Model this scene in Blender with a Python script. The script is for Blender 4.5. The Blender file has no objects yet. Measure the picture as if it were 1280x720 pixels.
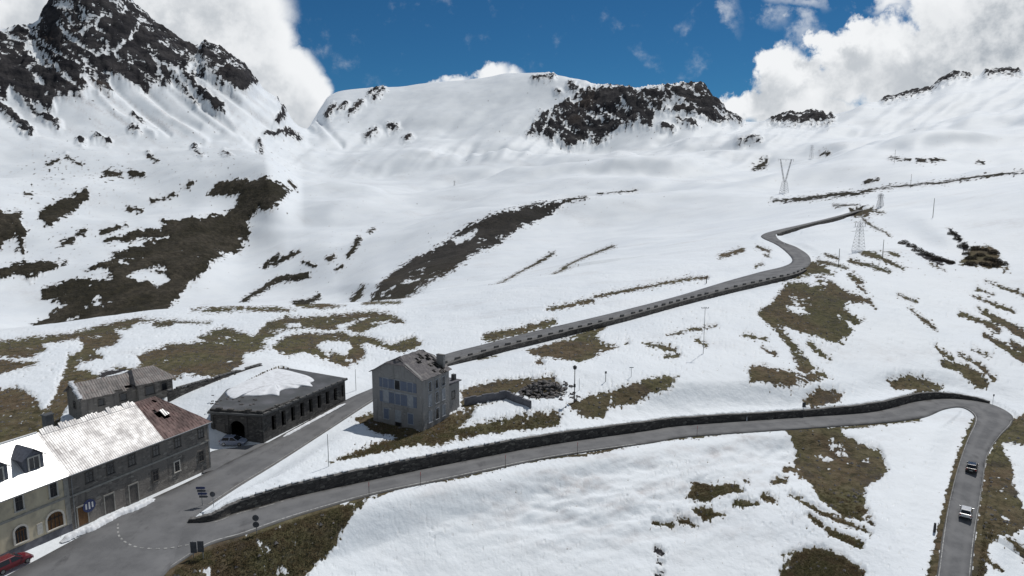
import bpy, bmesh, math, random
import numpy as np
from mathutils import Vector, Matrix
from mathutils.kdtree import KDTree

random.seed(11)
RNG = np.random.default_rng(11)
scene = bpy.context.scene
COL = scene.collection

# ------------------------------------------------------------------ camera model
F = 853.0                      # focal length for a 1280 px wide frame
PITCH = math.radians(8.7)
CZ = 44.0                      # the drone's height over the road junction
CP, SP = math.cos(PITCH), math.sin(PITCH)


def ray(u, v):
    x = (u - 640) / F
    z = -(v - 360) / F
    return np.array([x, CP + z * SP, -SP + z * CP])


def atz(u, v, z):
    d = ray(u, v)
    return np.array([0, 0, CZ]) + d * ((z - CZ) / d[2])


def az_te(u, v):
    d = ray(u, v)
    return math.atan2(d[0], d[1]), d[2] / math.hypot(d[0], d[1])


def atr(u, v, r):
    a, t = az_te(u, v)
    return np.array([r * math.sin(a), r * math.cos(a), CZ + r * t])


def on_plane(u, v, p0, n):
    """where the sight line meets a vertical plane through p0 with normal n"""
    d = ray(u, v)
    c = np.array([0, 0, CZ])
    return c + d * (np.dot(np.asarray(p0) - c, n) / np.dot(d, n))


# ------------------------------------------------------------------ numeric helpers
def sm(a, b, x):
    t = np.clip((x - a) / (b - a), 0, 1)
    return t * t * (3 - 2 * t)


_perm = RNG.permutation(512)
_perm = np.concatenate([_perm, _perm])
_gang = RNG.random(512) * 2 * math.pi
_gx, _gy = np.cos(_gang), np.sin(_gang)


def perlin(x, y):
    xi = np.floor(x).astype(np.int64)
    yi = np.floor(y).astype(np.int64)
    xf, yf = x - xi, y - yi
    u = xf * xf * xf * (xf * (xf * 6 - 15) + 10)
    v = yf * yf * yf * (yf * (yf * 6 - 15) + 10)

    def g(i, j, dx, dy):
        h = _perm[_perm[i & 511] + (j & 511)]
        return _gx[h] * dx + _gy[h] * dy
    a = g(xi, yi, xf, yf)
    b = g(xi + 1, yi, xf - 1, yf)
    c = g(xi, yi + 1, xf, yf - 1)
    d = g(xi + 1, yi + 1, xf - 1, yf - 1)
    return ((a + (b - a) * u) * (1 - v) + (c + (d - c) * u) * v) * 1.5


def fbm(x, y, octv=4, gain=0.5, ridged=False):
    s = 0
    amp = 1.0
    tot = 0
    for o in range(octv):
        n = perlin(x * 2 ** o + 17.3 * o, y * 2 ** o - 9.1 * o)
        if ridged:
            n = 1 - 2 * np.abs(n)
        s = s + amp * n
        tot += amp
        amp *= gain
    return s / tot


def pchip(x, y, xq):
    x = np.asarray(x, float)
    y = np.asarray(y, float)
    h = np.diff(x)
    dl = np.diff(y) / h
    m = np.zeros_like(y)
    m[0], m[-1] = dl[0], dl[-1]
    for i in range(1, len(x) - 1):
        if dl[i - 1] * dl[i] > 0:
            w1, w2 = 2 * h[i] + h[i - 1], h[i] + 2 * h[i - 1]
            m[i] = (w1 + w2) / (w1 / dl[i - 1] + w2 / dl[i])
    xq = np.clip(xq, x[0], x[-1])
    i = np.clip(np.searchsorted(x, xq) - 1, 0, len(x) - 2)
    t = (xq - x[i]) / h[i]
    return ((1 + 2 * t) * (1 - t) ** 2 * y[i] + t * (1 - t) ** 2 * h[i] * m[i]
            + t * t * (3 - 2 * t) * y[i + 1] + t * t * (t - 1) * h[i] * m[i + 1])


def catmull(pts, n):
    """resample an open list of points with a Catmull-Rom spline"""
    p = np.asarray(pts, float)
    p = np.vstack([2 * p[0] - p[1], p, 2 * p[-1] - p[-2]])
    out = []
    k = len(p) - 3
    for q in np.linspace(0, k, n):
        i = min(int(q), k - 1)
        t = q - i
        a, b, c, d = p[i], p[i + 1], p[i + 2], p[i + 3]
        out.append(0.5 * (2 * b + (c - a) * t + (2 * a - 5 * b + 4 * c - d) * t * t + (3 * b - a - 3 * c + d) * t ** 3))
    return np.array(out)


# ------------------------------------------------------------------ roads (read off the photograph, then placed at real heights)
MAIN = [  # (far edge u,v)  (near edge u,v)  height
    (-120, 792, 60, 842, 0), (-20, 735, 130, 780, 0), (60, 692, 205, 718, 0), (108, 666, 221, 688, 0),
    (160, 637, 236, 652, 0), (222, 608, 290, 613, 0), (269, 585.5, 350, 576, 0), (335, 553, 412, 536, 0.1),
    (432, 500, 466, 501, 0.6), (468, 484, 497, 484, 1.0), (520, 459, 528, 466, 1.7),
    (556, 443, 562, 452, 2.5), (610, 429, 621, 434.5, 3.4), (668, 414, 672, 422, 4.2), (711, 404, 714, 411.5, 4.9),
    (776, 388.5, 778, 395.5, 6.0), (847, 370, 848, 376.5, 7.6), (905, 352.5, 912, 360.5, 9.6), (950, 340, 962, 349, 11.2),
    (979, 333, 993, 341.5, 12.2), (990, 326.5, 1012, 330.5, 13.0), (986, 318, 1011, 319.5, 13.9), (971, 306, 996, 309, 15.2),
    (953, 297.5, 979, 302.5, 16.3), (953, 293.4, 971, 296.2, 17.2), (966, 288.7, 974, 290.4, 18.5), (1006, 279.6, 1008, 280.7, 21.4),
    (1046, 270.0, 1048, 270.9, 24.4), (1073, 262.2, 1075, 263.0, 27.3)]
LOW = [  # uphill edge, downhill edge, height
    (229, 654, 196, 721, -.06), (267, 651, 256, 683, 0), (295, 641, 304, 668, -0.2), (333, 631, 355, 650, -0.5),
    (369, 621, 400, 636, -0.8), (440, 605, 470, 617, -1.3), (560, 580, 572, 596, -2.2), (685, 556, 690, 571.5, -3.2),
    (810, 538, 812, 553.5, -4.2), (860, 531, 862, 545.5, -4.6), (1004, 521, 1005, 535.5, -5.5), (1093, 514, 1095, 529, -6.0),
    (1148, 501, 1152, 522, -6.3), (1190, 498, 1180, 511.5, -6.5), (1235, 504, 1201, 509, -6.6), (1263, 517, 1215, 516, -6.8),
    (1265, 529, 1218, 527, -7.0), (1250, 545, 1208, 551, -7.4), (1235, 568, 1197, 584, -8.0), (1229, 603, 1187, 623, -8.8),
    (1220, 665, 1178, 668, -10.2), (1213, 735, 1168, 735, -11.6), (1200, 840, 1146, 840, -14.0)]


def road_edges(tab, n):
    l = catmull([atz(a, b, z) for a, b, c, d, z in tab], n)
    r = catmull([atz(c, d, z) for a, b, c, d, z in tab], n)
    z = (l[:, 2] + r[:, 2]) / 2
    l[:, 2] = z
    r[:, 2] = z
    return l, r


main_l, main_r = road_edges(MAIN, 420)
low_l, low_r = road_edges(LOW, 420)
YARD = [(252, 592, 268, 587.5, 0), (261, 566, 292, 575, 0), (296, 559, 318, 561.5, 0), (327, 554.5, 336, 553.2, .05)]
yard_l, yard_r = road_edges(YARD, 24)


def road_samples(l, r):
    out = []
    for a, b in zip(l, r):
        k = max(4, int(np.linalg.norm(b - a) / 0.8))
        for t in np.linspace(0, 1, k):
            out.append(a + (b - a) * t)
    return out


road_pts = np.array(road_samples(main_l, main_r) + road_samples(low_l, low_r) + road_samples(yard_l, yard_r))
kd_road = KDTree(len(road_pts))
for i, p in enumerate(road_pts):
    kd_road.insert((p[0], p[1], 0), i)
kd_road.balance()

# ------------------------------------------------------------------ near ground: a thin-plate surface through heights read off the photograph
NEARPTS = [(-300, 800, -.5), (0, 800, -.2), (200, 790, -2), (300, 735, -4), (400, 705, -5.5), (500, 725, -9), (500, 655, -5.2), (600, 645, -6.5),
    (600, 725, -11), (700, 725, -12.5), (700, 620, -6.8), (800, 725, -13.3), (800, 620, -8.2), (900, 725, -13.8), (900, 605, -8.3),
    (1000, 725, -13.6), (1000, 625, -9.6), (1100, 725, -12.7), (1100, 625, -9.6), (1100, 560, -7.3), (1150, 600, -8.4), (1160, 705, -11.2),
    (1180, 545, -6.6), (860, 562, -5.6), (700, 592, -4.9), (1275, 600, -9.2), (1275, 725, -13), (1400, 600, -8.5), (1400, 760, -14), (1400, 500, -4),
    (1600, 600, -6), (1600, 800, -16), (600, 900, -17), (1000, 900, -18), (200, 950, -8),
    (560, 562, 0.8), (700, 532, 0.3), (860, 507, -.6), (1004, 501, -1.6), (1148, 478, -3.4), (1232, 484, -4.6), (1290, 500, -5.5),
    (300, 622, 1.3), (350, 592, 1.0), (420, 562, 1.0), (480, 560, .7), (540, 552, .4),
    (470, 527, 0), (528, 545, 0), (562, 526, .2), (600, 515, .6), (650, 503, .8), (720, 492, .8), (620, 463, 2.2), (700, 465, 2.6), (800, 480, 1.6),
    (700, 440, 3), (800, 430, 3.6), (900, 440, 3), (900, 395, 6.5), (1000, 440, 2), (950, 375, 8.5), (1050, 440, 1), (1100, 400, 5), (1050, 350, 11.5),
    (1150, 440, 0), (1200, 400, 3), (1280, 440, 0), (1280, 380, 6), (1200, 340, 12), (1100, 320, 15.5), (1280, 320, 16.5), (1200, 300, 20),
    (1450, 440, 2), (1500, 350, 16),
    (-300, 600, 0), (0, 600, 0), (100, 600, 0), (-100, 540, .5), (0, 540, .8), (100, 512, 2), (0, 480, 1.6), (200, 478, 3.2), (405, 461, 2.4),
    (455, 470, 1.3), (315, 465, 5.4), (290, 481, 5.3), (345, 458.5, 5.3), (375, 460.5, 4.2), (250, 482, 4.0), (0, 432, 0), (200, 425, 1), (300, 425, 1.2), (400, 400, 0), (480, 400, .8), (540, 415, 2.6), (600, 400, 3.6), (650, 388, 5), (560, 383, 2),
    (650, 362, 5.6), (750, 340, 8.2), (750, 372, 7), (850, 330, 10.5), (850, 352, 9), (930, 318, 13), (-300, 480, 1.5)]
RIM = [(-330, 428, 260), (-150, 424, 260), (0, 413, 262), (60, 406, 264), (120, 397, 268), (215, 386, 276), (300, 381.5, 282), (420, 378.5, 292), (470, 376.5, 302),
       (540, 366, 320), (620, 350, 350), (700, 334, 385), (800, 311, 425), (900, 290, 462), (970, 275, 485), (1050, 260, 505), (1100, 262, 480),
       (1150, 258, 470), (1280, 238, 450), (1450, 205, 450), (1610, 180, 450)]
ctrl = [atz(u, v, z) for u, v, z in NEARPTS] + [atr(*p) for p in RIM]
for l, r in ((main_l, main_r), (low_l, low_r)):
    for i in range(8, len(l), 14):
        ctrl.append((l[i] + r[i]) / 2)
ctrl = np.array(ctrl)


def tps_fit(p, lam):
    n = len(p)
    xy = p[:, :2] / 100
    d2 = ((xy[:, None] - xy[None]) ** 2).sum(2)
    K = np.where(d2 > 0, d2 * np.log(d2 + 1e-12), 0) + np.eye(n) * lam
    Q = np.hstack([np.ones((n, 1)), xy])
    A = np.block([[K, Q], [Q.T, np.zeros((3, 3))]])
    return xy, np.linalg.solve(A, np.concatenate([p[:, 2], np.zeros(3)]))


TXY, TW = tps_fit(ctrl, 0.004)


def tps(x, y):
    shp = np.shape(x)
    q = np.stack([np.ravel(x), np.ravel(y)], 1) / 100
    out = np.empty(len(q))
    for s in range(0, len(q), 60000):
        b = q[s:s + 60000]
        d2 = (b[:, :1] - TXY[None, :, 0]) ** 2 + (b[:, 1:2] - TXY[None, :, 1]) ** 2
        out[s:s + 60000] = (d2 * np.log(d2 + 1e-12)) @ TW[:-3] + TW[-3] + b @ TW[-2:]
    return out.reshape(shp)


# ------------------------------------------------------------------ far ground: ridges and valleys as lines in space
FAR = [
    [(-330, 440, 380), (0, 428, 380), (100, 415, 380), (215, 400, 390), (420, 392, 390), (480, 383, 380), (540, 364, 385), (620, 342, 420), (700, 322, 455), (900, 283, 530), (1050, 253, 570), (1280, 222, 560), (1610, 165, 560)],
    [(-330, 412, 600), (0, 404, 600), (60, 405, 600), (120, 397, 600), (215, 385, 620), (300, 374, 640), (420, 368, 560), (480, 362, 480), (540, 345, 470), (620, 320, 500), (700, 305, 540), (900, 268, 630), (1050, 240, 710), (1280, 203, 700), (1610, 145, 700)],
    [(-330, 300, 880), (0, 315, 860), (150, 310, 840), (240, 300, 860), (300, 312, 880), (360, 312, 820), (420, 305, 760), (540, 285, 760), (700, 258, 800), (850, 238, 860), (1050, 214, 910), (1280, 178, 950), (1610, 120, 950)],
    [(-330, 215, 1150), (0, 232, 1150), (150, 226, 1130), (260, 225, 1120), (330, 214, 1120), (380, 240, 1150), (460, 232, 1150), (540, 222, 1180), (700, 205, 1300), (850, 196, 1320), (1000, 188, 1320), (1280, 150, 1350), (1610, 95, 1350)],
    [(-330, 120, 1560), (0, 152, 1560), (150, 168, 1500), (300, 178, 1500), (380, 192, 1650), (450, 184, 1750), (560, 166, 1800), (660, 176, 1720), (740, 186, 1680), (830, 168, 1700), (920, 165, 1750), (1000, 158, 1800), (1100, 143, 1800), (1280, 118, 1800), (1610, 60, 1800)],
    [(-330, -30, 2250), (-150, 10, 2150), (0, 36, 2050), (38, 34, 2050), (56, 14, 2060), (75, -16, 2080), (110, -34, 2100), (140, -20, 2080), (165, 4, 2060), (180, 18, 2040), (200, 33, 2020), (220, 49, 2000), (243, 61, 1980), (255, 54, 1980), (270, 60, 1970), (290, 71, 1960), (306, 83, 1950), (322, 105, 1950), (345, 122, 1960), (356, 138, 1980), (372, 154, 2050), (384, 160, 2150), (393, 150, 2300), (401, 136, 2400), (411, 121, 2480), (432, 112, 2500), (500, 108, 2450), (560, 101, 2400), (600, 98, 2380), (640, 91, 2350), (680, 92, 2250), (720, 100, 2120), (760, 109, 2000), (800, 111, 1960), (850, 109, 1950), (873, 107, 1950), (895, 125, 1950), (912, 142, 1950), (925, 150, 2000), (950, 152, 2100), (970, 150, 2100), (985, 145, 2100), (1002, 147, 2100), (1018, 143, 2100), (1036, 148, 2100), (1055, 143, 2150), (1080, 130, 2200), (1105, 125, 2250), (1132, 118, 2250), (1160, 112, 2250), (1180, 99, 2250), (1197, 93, 2250), (1215, 97, 2250), (1240, 91, 2250), (1280, 90, 2250), (1400, 70, 2250), (1610, 40, 2250)],
    [(-330, 60, 2900), (0, 90, 2700), (110, 60, 2700), (200, 100, 2600), (320, 160, 2600), (386, 182, 2800), (420, 150, 3200), (640, 140, 3000), (870, 160, 2500), (950, 166, 2700), (1100, 150, 2900), (1280, 130, 2900), (1610, 90, 2900)],
    [(-330, 200, 5600), (0, 200, 5600), (640, 205, 5600), (1610, 200, 5600)]]


def curve_az(c):
    q = np.array([(*az_te(u, v), math.log(r)) for u, v, r in c])
    return q[np.argsort(q[:, 0])]


AZ = np.linspace(az_te(-325, 420)[0], az_te(1600, 420)[0], 1400)
rr = [6.0]
while rr[-1] < 5500:
    r = rr[-1]
    if r < 55:
        st = 3.5
    elif r < 75:
        st = 0.6
    elif r < 420:
        st = max(0.24, r * r / (F * 44) * 1.1)
        st = min(st, r * 0.0052)
    elif r < 2350:
        st = r * 0.0047
    else:
        st = r * 0.03
    rr.append(r + st)
R = np.array(rr)
LR = np.log(R)
NR, NA = len(R), len(AZ)
X = R[:, None] * np.sin(AZ)[None]
Y = R[:, None] * np.cos(AZ)[None]
Z = np.zeros((NR, NA))
rim = curve_az(RIM)
rim_t = pchip(rim[:, 0], rim[:, 1], AZ)
rim_l = pchip(rim[:, 0], rim[:, 2], AZ)
rim_r = np.exp(rim_l)
rim_z = tps(rim_r * np.sin(AZ), rim_r * np.cos(AZ))
rows = R < 530
Z[rows] = tps(X[rows], Y[rows])
nodes_t = [(rim_z - CZ) / rim_r]
nodes_l = [rim_l]
for c in FAR:
    q = curve_az(c)
    nodes_t.append(pchip(q[:, 0], q[:, 1], AZ))
    nodes_l.append(pchip(q[:, 0], q[:, 2], AZ))
NT, NL = np.array(nodes_t), np.array(nodes_l)
for j in range(NA):
    m = R >= rim_r[j]
    Z[m, j] = CZ + R[m] * pchip(NL[:, j], NT[:, j], LR[m])

# relief added in world space, growing with distance
GX, GY = AZ[None] * 853 + 0 * X, LR[:, None] * 853 * 0.55 + 0 * X
far = sm(380, 900, R)[:, None]
swell = sm(420, 900, R) * (1 - .8 * sm(1750, 2050, R))
Z += swell[:, None] * (34 * fbm(X / 340, Y / 300, 2) + 7 * fbm((X * .8 - Y * .6) / 70 + 5, (Y * .8 + X * .6) / 260, 2) + 1.2 * fbm(X / 60, Y / 60, 2))
TP = (Z - CZ) / R[:, None] * 853
high = (sm(1250, 1600, R) * (1 - .75 * sm(1950, 2200, R)))[:, None] * (1 - .8 * np.exp(-((AZ[None] * 853 + 500) / 190) ** 2))
Z += high * 7.5 * fbm((GX * .80 + TP * .6) / 95, (TP * .80 - GX * .6) / 15, 2, .45)
Z += swell[:, None] * 9 * fbm(X / 150 + 21, Y / 130, 2, .4)
Z += (far * 3.5) * fbm(X / 120 + 9, Y / 120, 3)
mid = sm(190, 300, R)[:, None] * (1 - 0.6 * far)
Z += mid * 1.1 * fbm(X / 42 + 3, Y / 42 + 8, 3)

# projection of every ground vertex, to read the snow line off the photograph
fd = Y * CP - (Z - CZ) * SP
fd = np.maximum(fd, 1.0)
U = 640 + F * X / fd
V = 360 - F * (Y * SP + (Z - CZ) * CP) / fd
TE = (Z - CZ) / R[:, None]
VIS = TE >= np.maximum.accumulate(TE, axis=0) - 0.0025

# ------------------------------------------------------------------ snow-free ground: outlines (px of the photograph) laid onto the terrain
# class: 0 grass, 1 rock.  rmin/rmax keep an outline on the slope it belongs to
POLY = [
    (0, 300, 1300, [(261, 243), (268, 232), (280, 227), (320, 225), (330, 221), (350, 230), (362, 238), (350, 252), (337, 260), (325, 262), (308, 277), (313, 293), (300, 313), (273, 323), (240, 353), (207, 389), (133, 398), (53, 412), (37, 408), (60, 398), (77, 380), (52, 373), (53, 363), (90, 350), (140, 347), (137, 335), (103, 338), (140, 327), (143, 317), (173, 307), (210, 296), (187, 297), (160, 303), (130, 301), (167, 290), (207, 282), (200, 276), (247, 273), (277, 270), (293, 260), (297, 247), (283, 243), (267, 245)]),
    (0, 300, 1500, [(47, 266), (75, 250), (108, 238), (110, 252), (85, 268), (63, 282), (50, 275)]),
    (0, 300, 1500, [(-40, 262), (0, 263), (27, 265), (25, 277), (35, 287), (32, 295), (20, 295), (7, 303), (3, 313), (-40, 315)]),
    (0, 300, 1500, [(25, 292), (32, 315), (20, 315)]),
    (0, 300, 1500, [(-40, 345), (0, 337), (27, 328), (83, 328), (60, 340), (40, 352), (20, 343), (0, 348)]),
    (2, 300, 1500, [(463, 377), (468, 368), (490, 350), (513, 333), (540, 320), (561, 307), (573, 297), (585, 289), (605, 279), (623, 272), (640, 269), (668, 261), (705, 258), (688, 268), (671, 277), (655, 283), (640, 292), (625, 305), (612, 311), (598, 316), (585, 325), (570, 338), (557, 345), (530, 360), (502, 377)]),
    # slope under the upper road
    (0, 90, 260, [(657, 437), (690, 428), (722, 415), (762, 401), (743, 419), (750, 428), (772, 434), (754, 440), (735, 450), (722, 452), (689, 448), (668, 445)]),
    (0, 100, 320, [(985, 338), (1000, 330), (1016, 326), (1030, 332), (1043, 344), (1019, 342), (992, 346), (970, 350)]),
    (0, 100, 320, [(985, 352), (1001, 353), (1016, 359), (1026, 355), (1019, 346), (1031, 347), (1050, 360), (1065, 368), (1086, 372), (1095, 387), (1083, 379), (1059, 377), (1054, 384), (1066, 394), (1080, 402), (1068, 406), (1047, 394), (1065, 411), (1062, 420), (1050, 425), (1053, 431), (1034, 426), (1016, 421), (992, 412), (973, 406), (985, 420), (995, 433), (1016, 457), (1040, 474), (992, 478), (940, 476), (934, 462), (949, 456), (975, 462), (992, 465), (998, 457), (986, 433), (964, 409), (946, 391), (961, 382), (976, 366)]),
    (0, 80, 320, [(1109, 474), (1135, 468), (1153, 471), (1178, 479), (1175, 491), (1153, 489), (1148, 497), (1135, 497), (1150, 484), (1120, 485)]),
    (0, 80, 320, [(1004, 488), (1028, 483), (1053, 491), (1050, 500), (1016, 499)]),
    # field below the lower road
    (0, 60, 200, [(977, 537), (1005, 536), (1051, 533), (1054, 545), (1080, 557), (1101, 566), (1109, 590), (1095, 602), (1078, 609), (1082, 634), (1093, 658), (1062, 647), (1040, 638), (1027, 627), (1012, 604), (992, 581), (996, 564)]),
    (0, 60, 200, [(980, 693), (1004, 688), (1027, 685), (1050, 695), (1078, 712), (1095, 735), (1095, 790), (990, 800), (975, 730)]),
    (0, 60, 200, [(870, 602), (892, 605), (921, 605), (929, 616), (894, 621), (886, 629), (857, 622)]),
    (0, 60, 200, [(866, 633), (884, 637), (910, 644), (881, 651), (868, 642)]),
    # verge right of the descending road
    (0, 60, 250, [(1266, 522), (1300, 512), (1320, 560), (1249, 555), (1264, 584), (1268, 615), (1287, 658), (1264, 674), (1237, 679), (1233, 708), (1228, 760), (1205, 840), (1195, 840), (1214, 725), (1218, 681), (1228, 603), (1234, 568), (1248, 546)]),
    # grass corner at the bottom left
    (0, 40, 190, [(200, 720), (256, 684), (304, 669), (355, 651), (440, 626), (520, 608), (600, 591), (690, 572), (724, 562), (700, 574), (640, 590), (570, 602), (520, 611), (480, 631), (445, 655), (425, 680), (414, 692), (395, 708), (372, 728), (330, 800), (150, 860), (150, 760)]),
    # bank between the two roads
    (0, 80, 200, [(711, 506), (738, 495), (771, 487), (799, 477), (827, 471), (846, 473), (838, 481), (816, 487), (799, 499), (760, 509), (754, 520), (727, 514)]),
    (0, 80, 200, [(412, 578), (435, 567), (480, 551), (515, 545), (560, 538), (588, 533), (629, 523), (671, 514), (702, 513), (699, 520), (666, 531), (627, 538), (574, 549), (510, 556), (450, 570)]),
    (0, 80, 200, [(577, 510), (593, 512), (588, 523), (571, 537), (560, 541), (525, 552), (500, 548), (530, 535), (560, 520)]),
    (0, 80, 220, [(578, 488), (616, 478), (652, 474), (690, 471), (706, 488), (690, 497), (665, 499), (650, 490), (629, 492), (627, 500), (588, 511), (577, 511)]),
    (0, 80, 200, [(440, 523), (465, 517), (500, 530), (530, 540), (500, 549), (470, 541)]),
    # plateau on the left
    (0, 120, 330, [(300, 418), (319, 420), (330, 409), (334, 403), (356, 397), (390, 397), (420, 394), (442, 391), (469, 390), (489, 393), (506, 404), (499, 405), (486, 402), (469, 409), (454, 415), (435, 414), (431, 409), (461, 397), (450, 399), (420, 407), (422, 412), (405, 414), (394, 410), (375, 411), (356, 413), (328, 427), (334, 435), (319, 441), (300, 441)]),
    (0, 120, 330, [(341, 433), (356, 422), (379, 416), (412, 417), (431, 416), (439, 420), (459, 420), (480, 429), (489, 431), (516, 422), (528, 428), (517, 437), (497, 441), (480, 435), (459, 429), (448, 431), (456, 439), (454, 448), (435, 459), (412, 452), (394, 444), (379, 441), (360, 444), (349, 441)]),
    (0, 120, 330, [(300, 383), (347, 384), (369, 388), (347, 390), (300, 388), (240, 387)]),
    (0, 120, 330, [(369, 381), (397, 377), (431, 382), (405, 386), (371, 384)]),
    (0, 120, 330, [(-60, 432), (0, 427), (47, 422), (94, 416), (142, 403), (170, 398), (196, 401), (170, 404), (160, 411), (144, 412), (151, 424), (142, 431), (118, 438), (127, 448), (101, 453), (94, 460), (127, 471), (105, 480), (95, 492), (85, 507), (75, 522), (60, 514), (71, 490), (82, 462), (87, 445), (105, 436), (102, 428), (99, 422), (52, 430), (57, 437), (40, 447), (0, 446), (-60, 450)]),
    (0, 100, 330, [(-60, 452), (0, 450), (47, 454), (28, 462), (0, 467), (-60, 475)]),
    (0, 60, 330, [(-60, 486), (0, 488), (21, 485), (38, 493), (50, 511), (61, 512), (75, 522), (80, 540), (40, 560), (-60, 590)]),
    (0, 100, 330, [(171, 445), (213, 431), (259, 427), (246, 422), (279, 409), (302, 416), (315, 422), (335, 435), (305, 442), (302, 455), (282, 472), (236, 468), (230, 465), (226, 473), (210, 475), (197, 468), (171, 462), (177, 455)]),
    (0, 100, 330, [(193, 402), (223, 401), (210, 409), (190, 407)]),
    (0, 100, 330, [(249, 386), (292, 383), (289, 390), (253, 391)]),
    # clumps by the slide on the right-hand slope
    (0, 100, 400, [(1205, 317), (1218, 307), (1245, 311), (1248, 323), (1263, 336), (1236, 335), (1199, 329)]),
    (0, 300, 700, [(1062, 262), (1075, 258), (1090, 262), (1095, 267), (1085, 273), (1066, 273)]),
    # rock faces
    (1, 1200, 3000, [(-60, 60), (0, 46), (10, 42), (25, 37), (45, 38), (55, 28), (52, 14), (75, -20), (110, -40), (150, -25), (166, 3), (178, 16), (198, 30), (217, 46), (238, 58), (248, 63), (243, 75), (232, 85), (215, 97), (207, 107), (198, 101), (189, 109), (180, 113), (170, 106), (160, 104), (150, 100), (140, 93), (128, 90), (138, 117), (125, 113), (112, 97), (100, 93), (104, 118), (97, 120), (82, 121), (66, 125), (64, 140), (46, 129), (30, 126), (12, 111), (6, 122), (-60, 130)]),
    (1, 1200, 3000, [(250, 66), (257, 55), (270, 61), (290, 72), (305, 83), (322, 106), (305, 111), (290, 109), (268, 99), (262, 91), (242, 93), (250, 78)]),
    (1, 1200, 3000, [(661, 169), (677, 144), (691, 141), (702, 132), (716, 125), (733, 115), (744, 112), (769, 111), (781, 112), (797, 117), (820, 112), (842, 112), (854, 108), (873, 105), (893, 122), (910, 141), (926, 154), (910, 151), (890, 152), (876, 143), (859, 138), (835, 137), (820, 140), (812, 159), (797, 151), (788, 156), (775, 159), (763, 162), (759, 171), (747, 179), (738, 171), (722, 179), (713, 185), (702, 179), (697, 168), (690, 178), (683, 168), (668, 170)]),
    (1, 1200, 3000, [(964, 151), (979, 142), (1001, 146), (1016, 142), (1028, 147), (1034, 153), (992, 154)]),
]
HOLES = [
    [(157, 345), (180, 337), (205, 342), (212, 350), (197, 360), (185, 350), (173, 353)],
    [(563, 306), (599, 290), (592, 302), (571, 311)],
    [(981, 382), (1001, 384), (1013, 393), (998, 393), (986, 388)],
    [(356, 405), (375, 404), (377, 409), (360, 410)],
    [(394, 433), (405, 426), (437, 427), (439, 435), (433, 446), (420, 441), (405, 441)],
    [(600, 530), (612, 505), (625, 500), (657, 511), (629, 522), (588, 532), (575, 534)],
    [(75, 138), (95, 122), (120, 120), (140, 125), (110, 132)],
]
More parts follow.
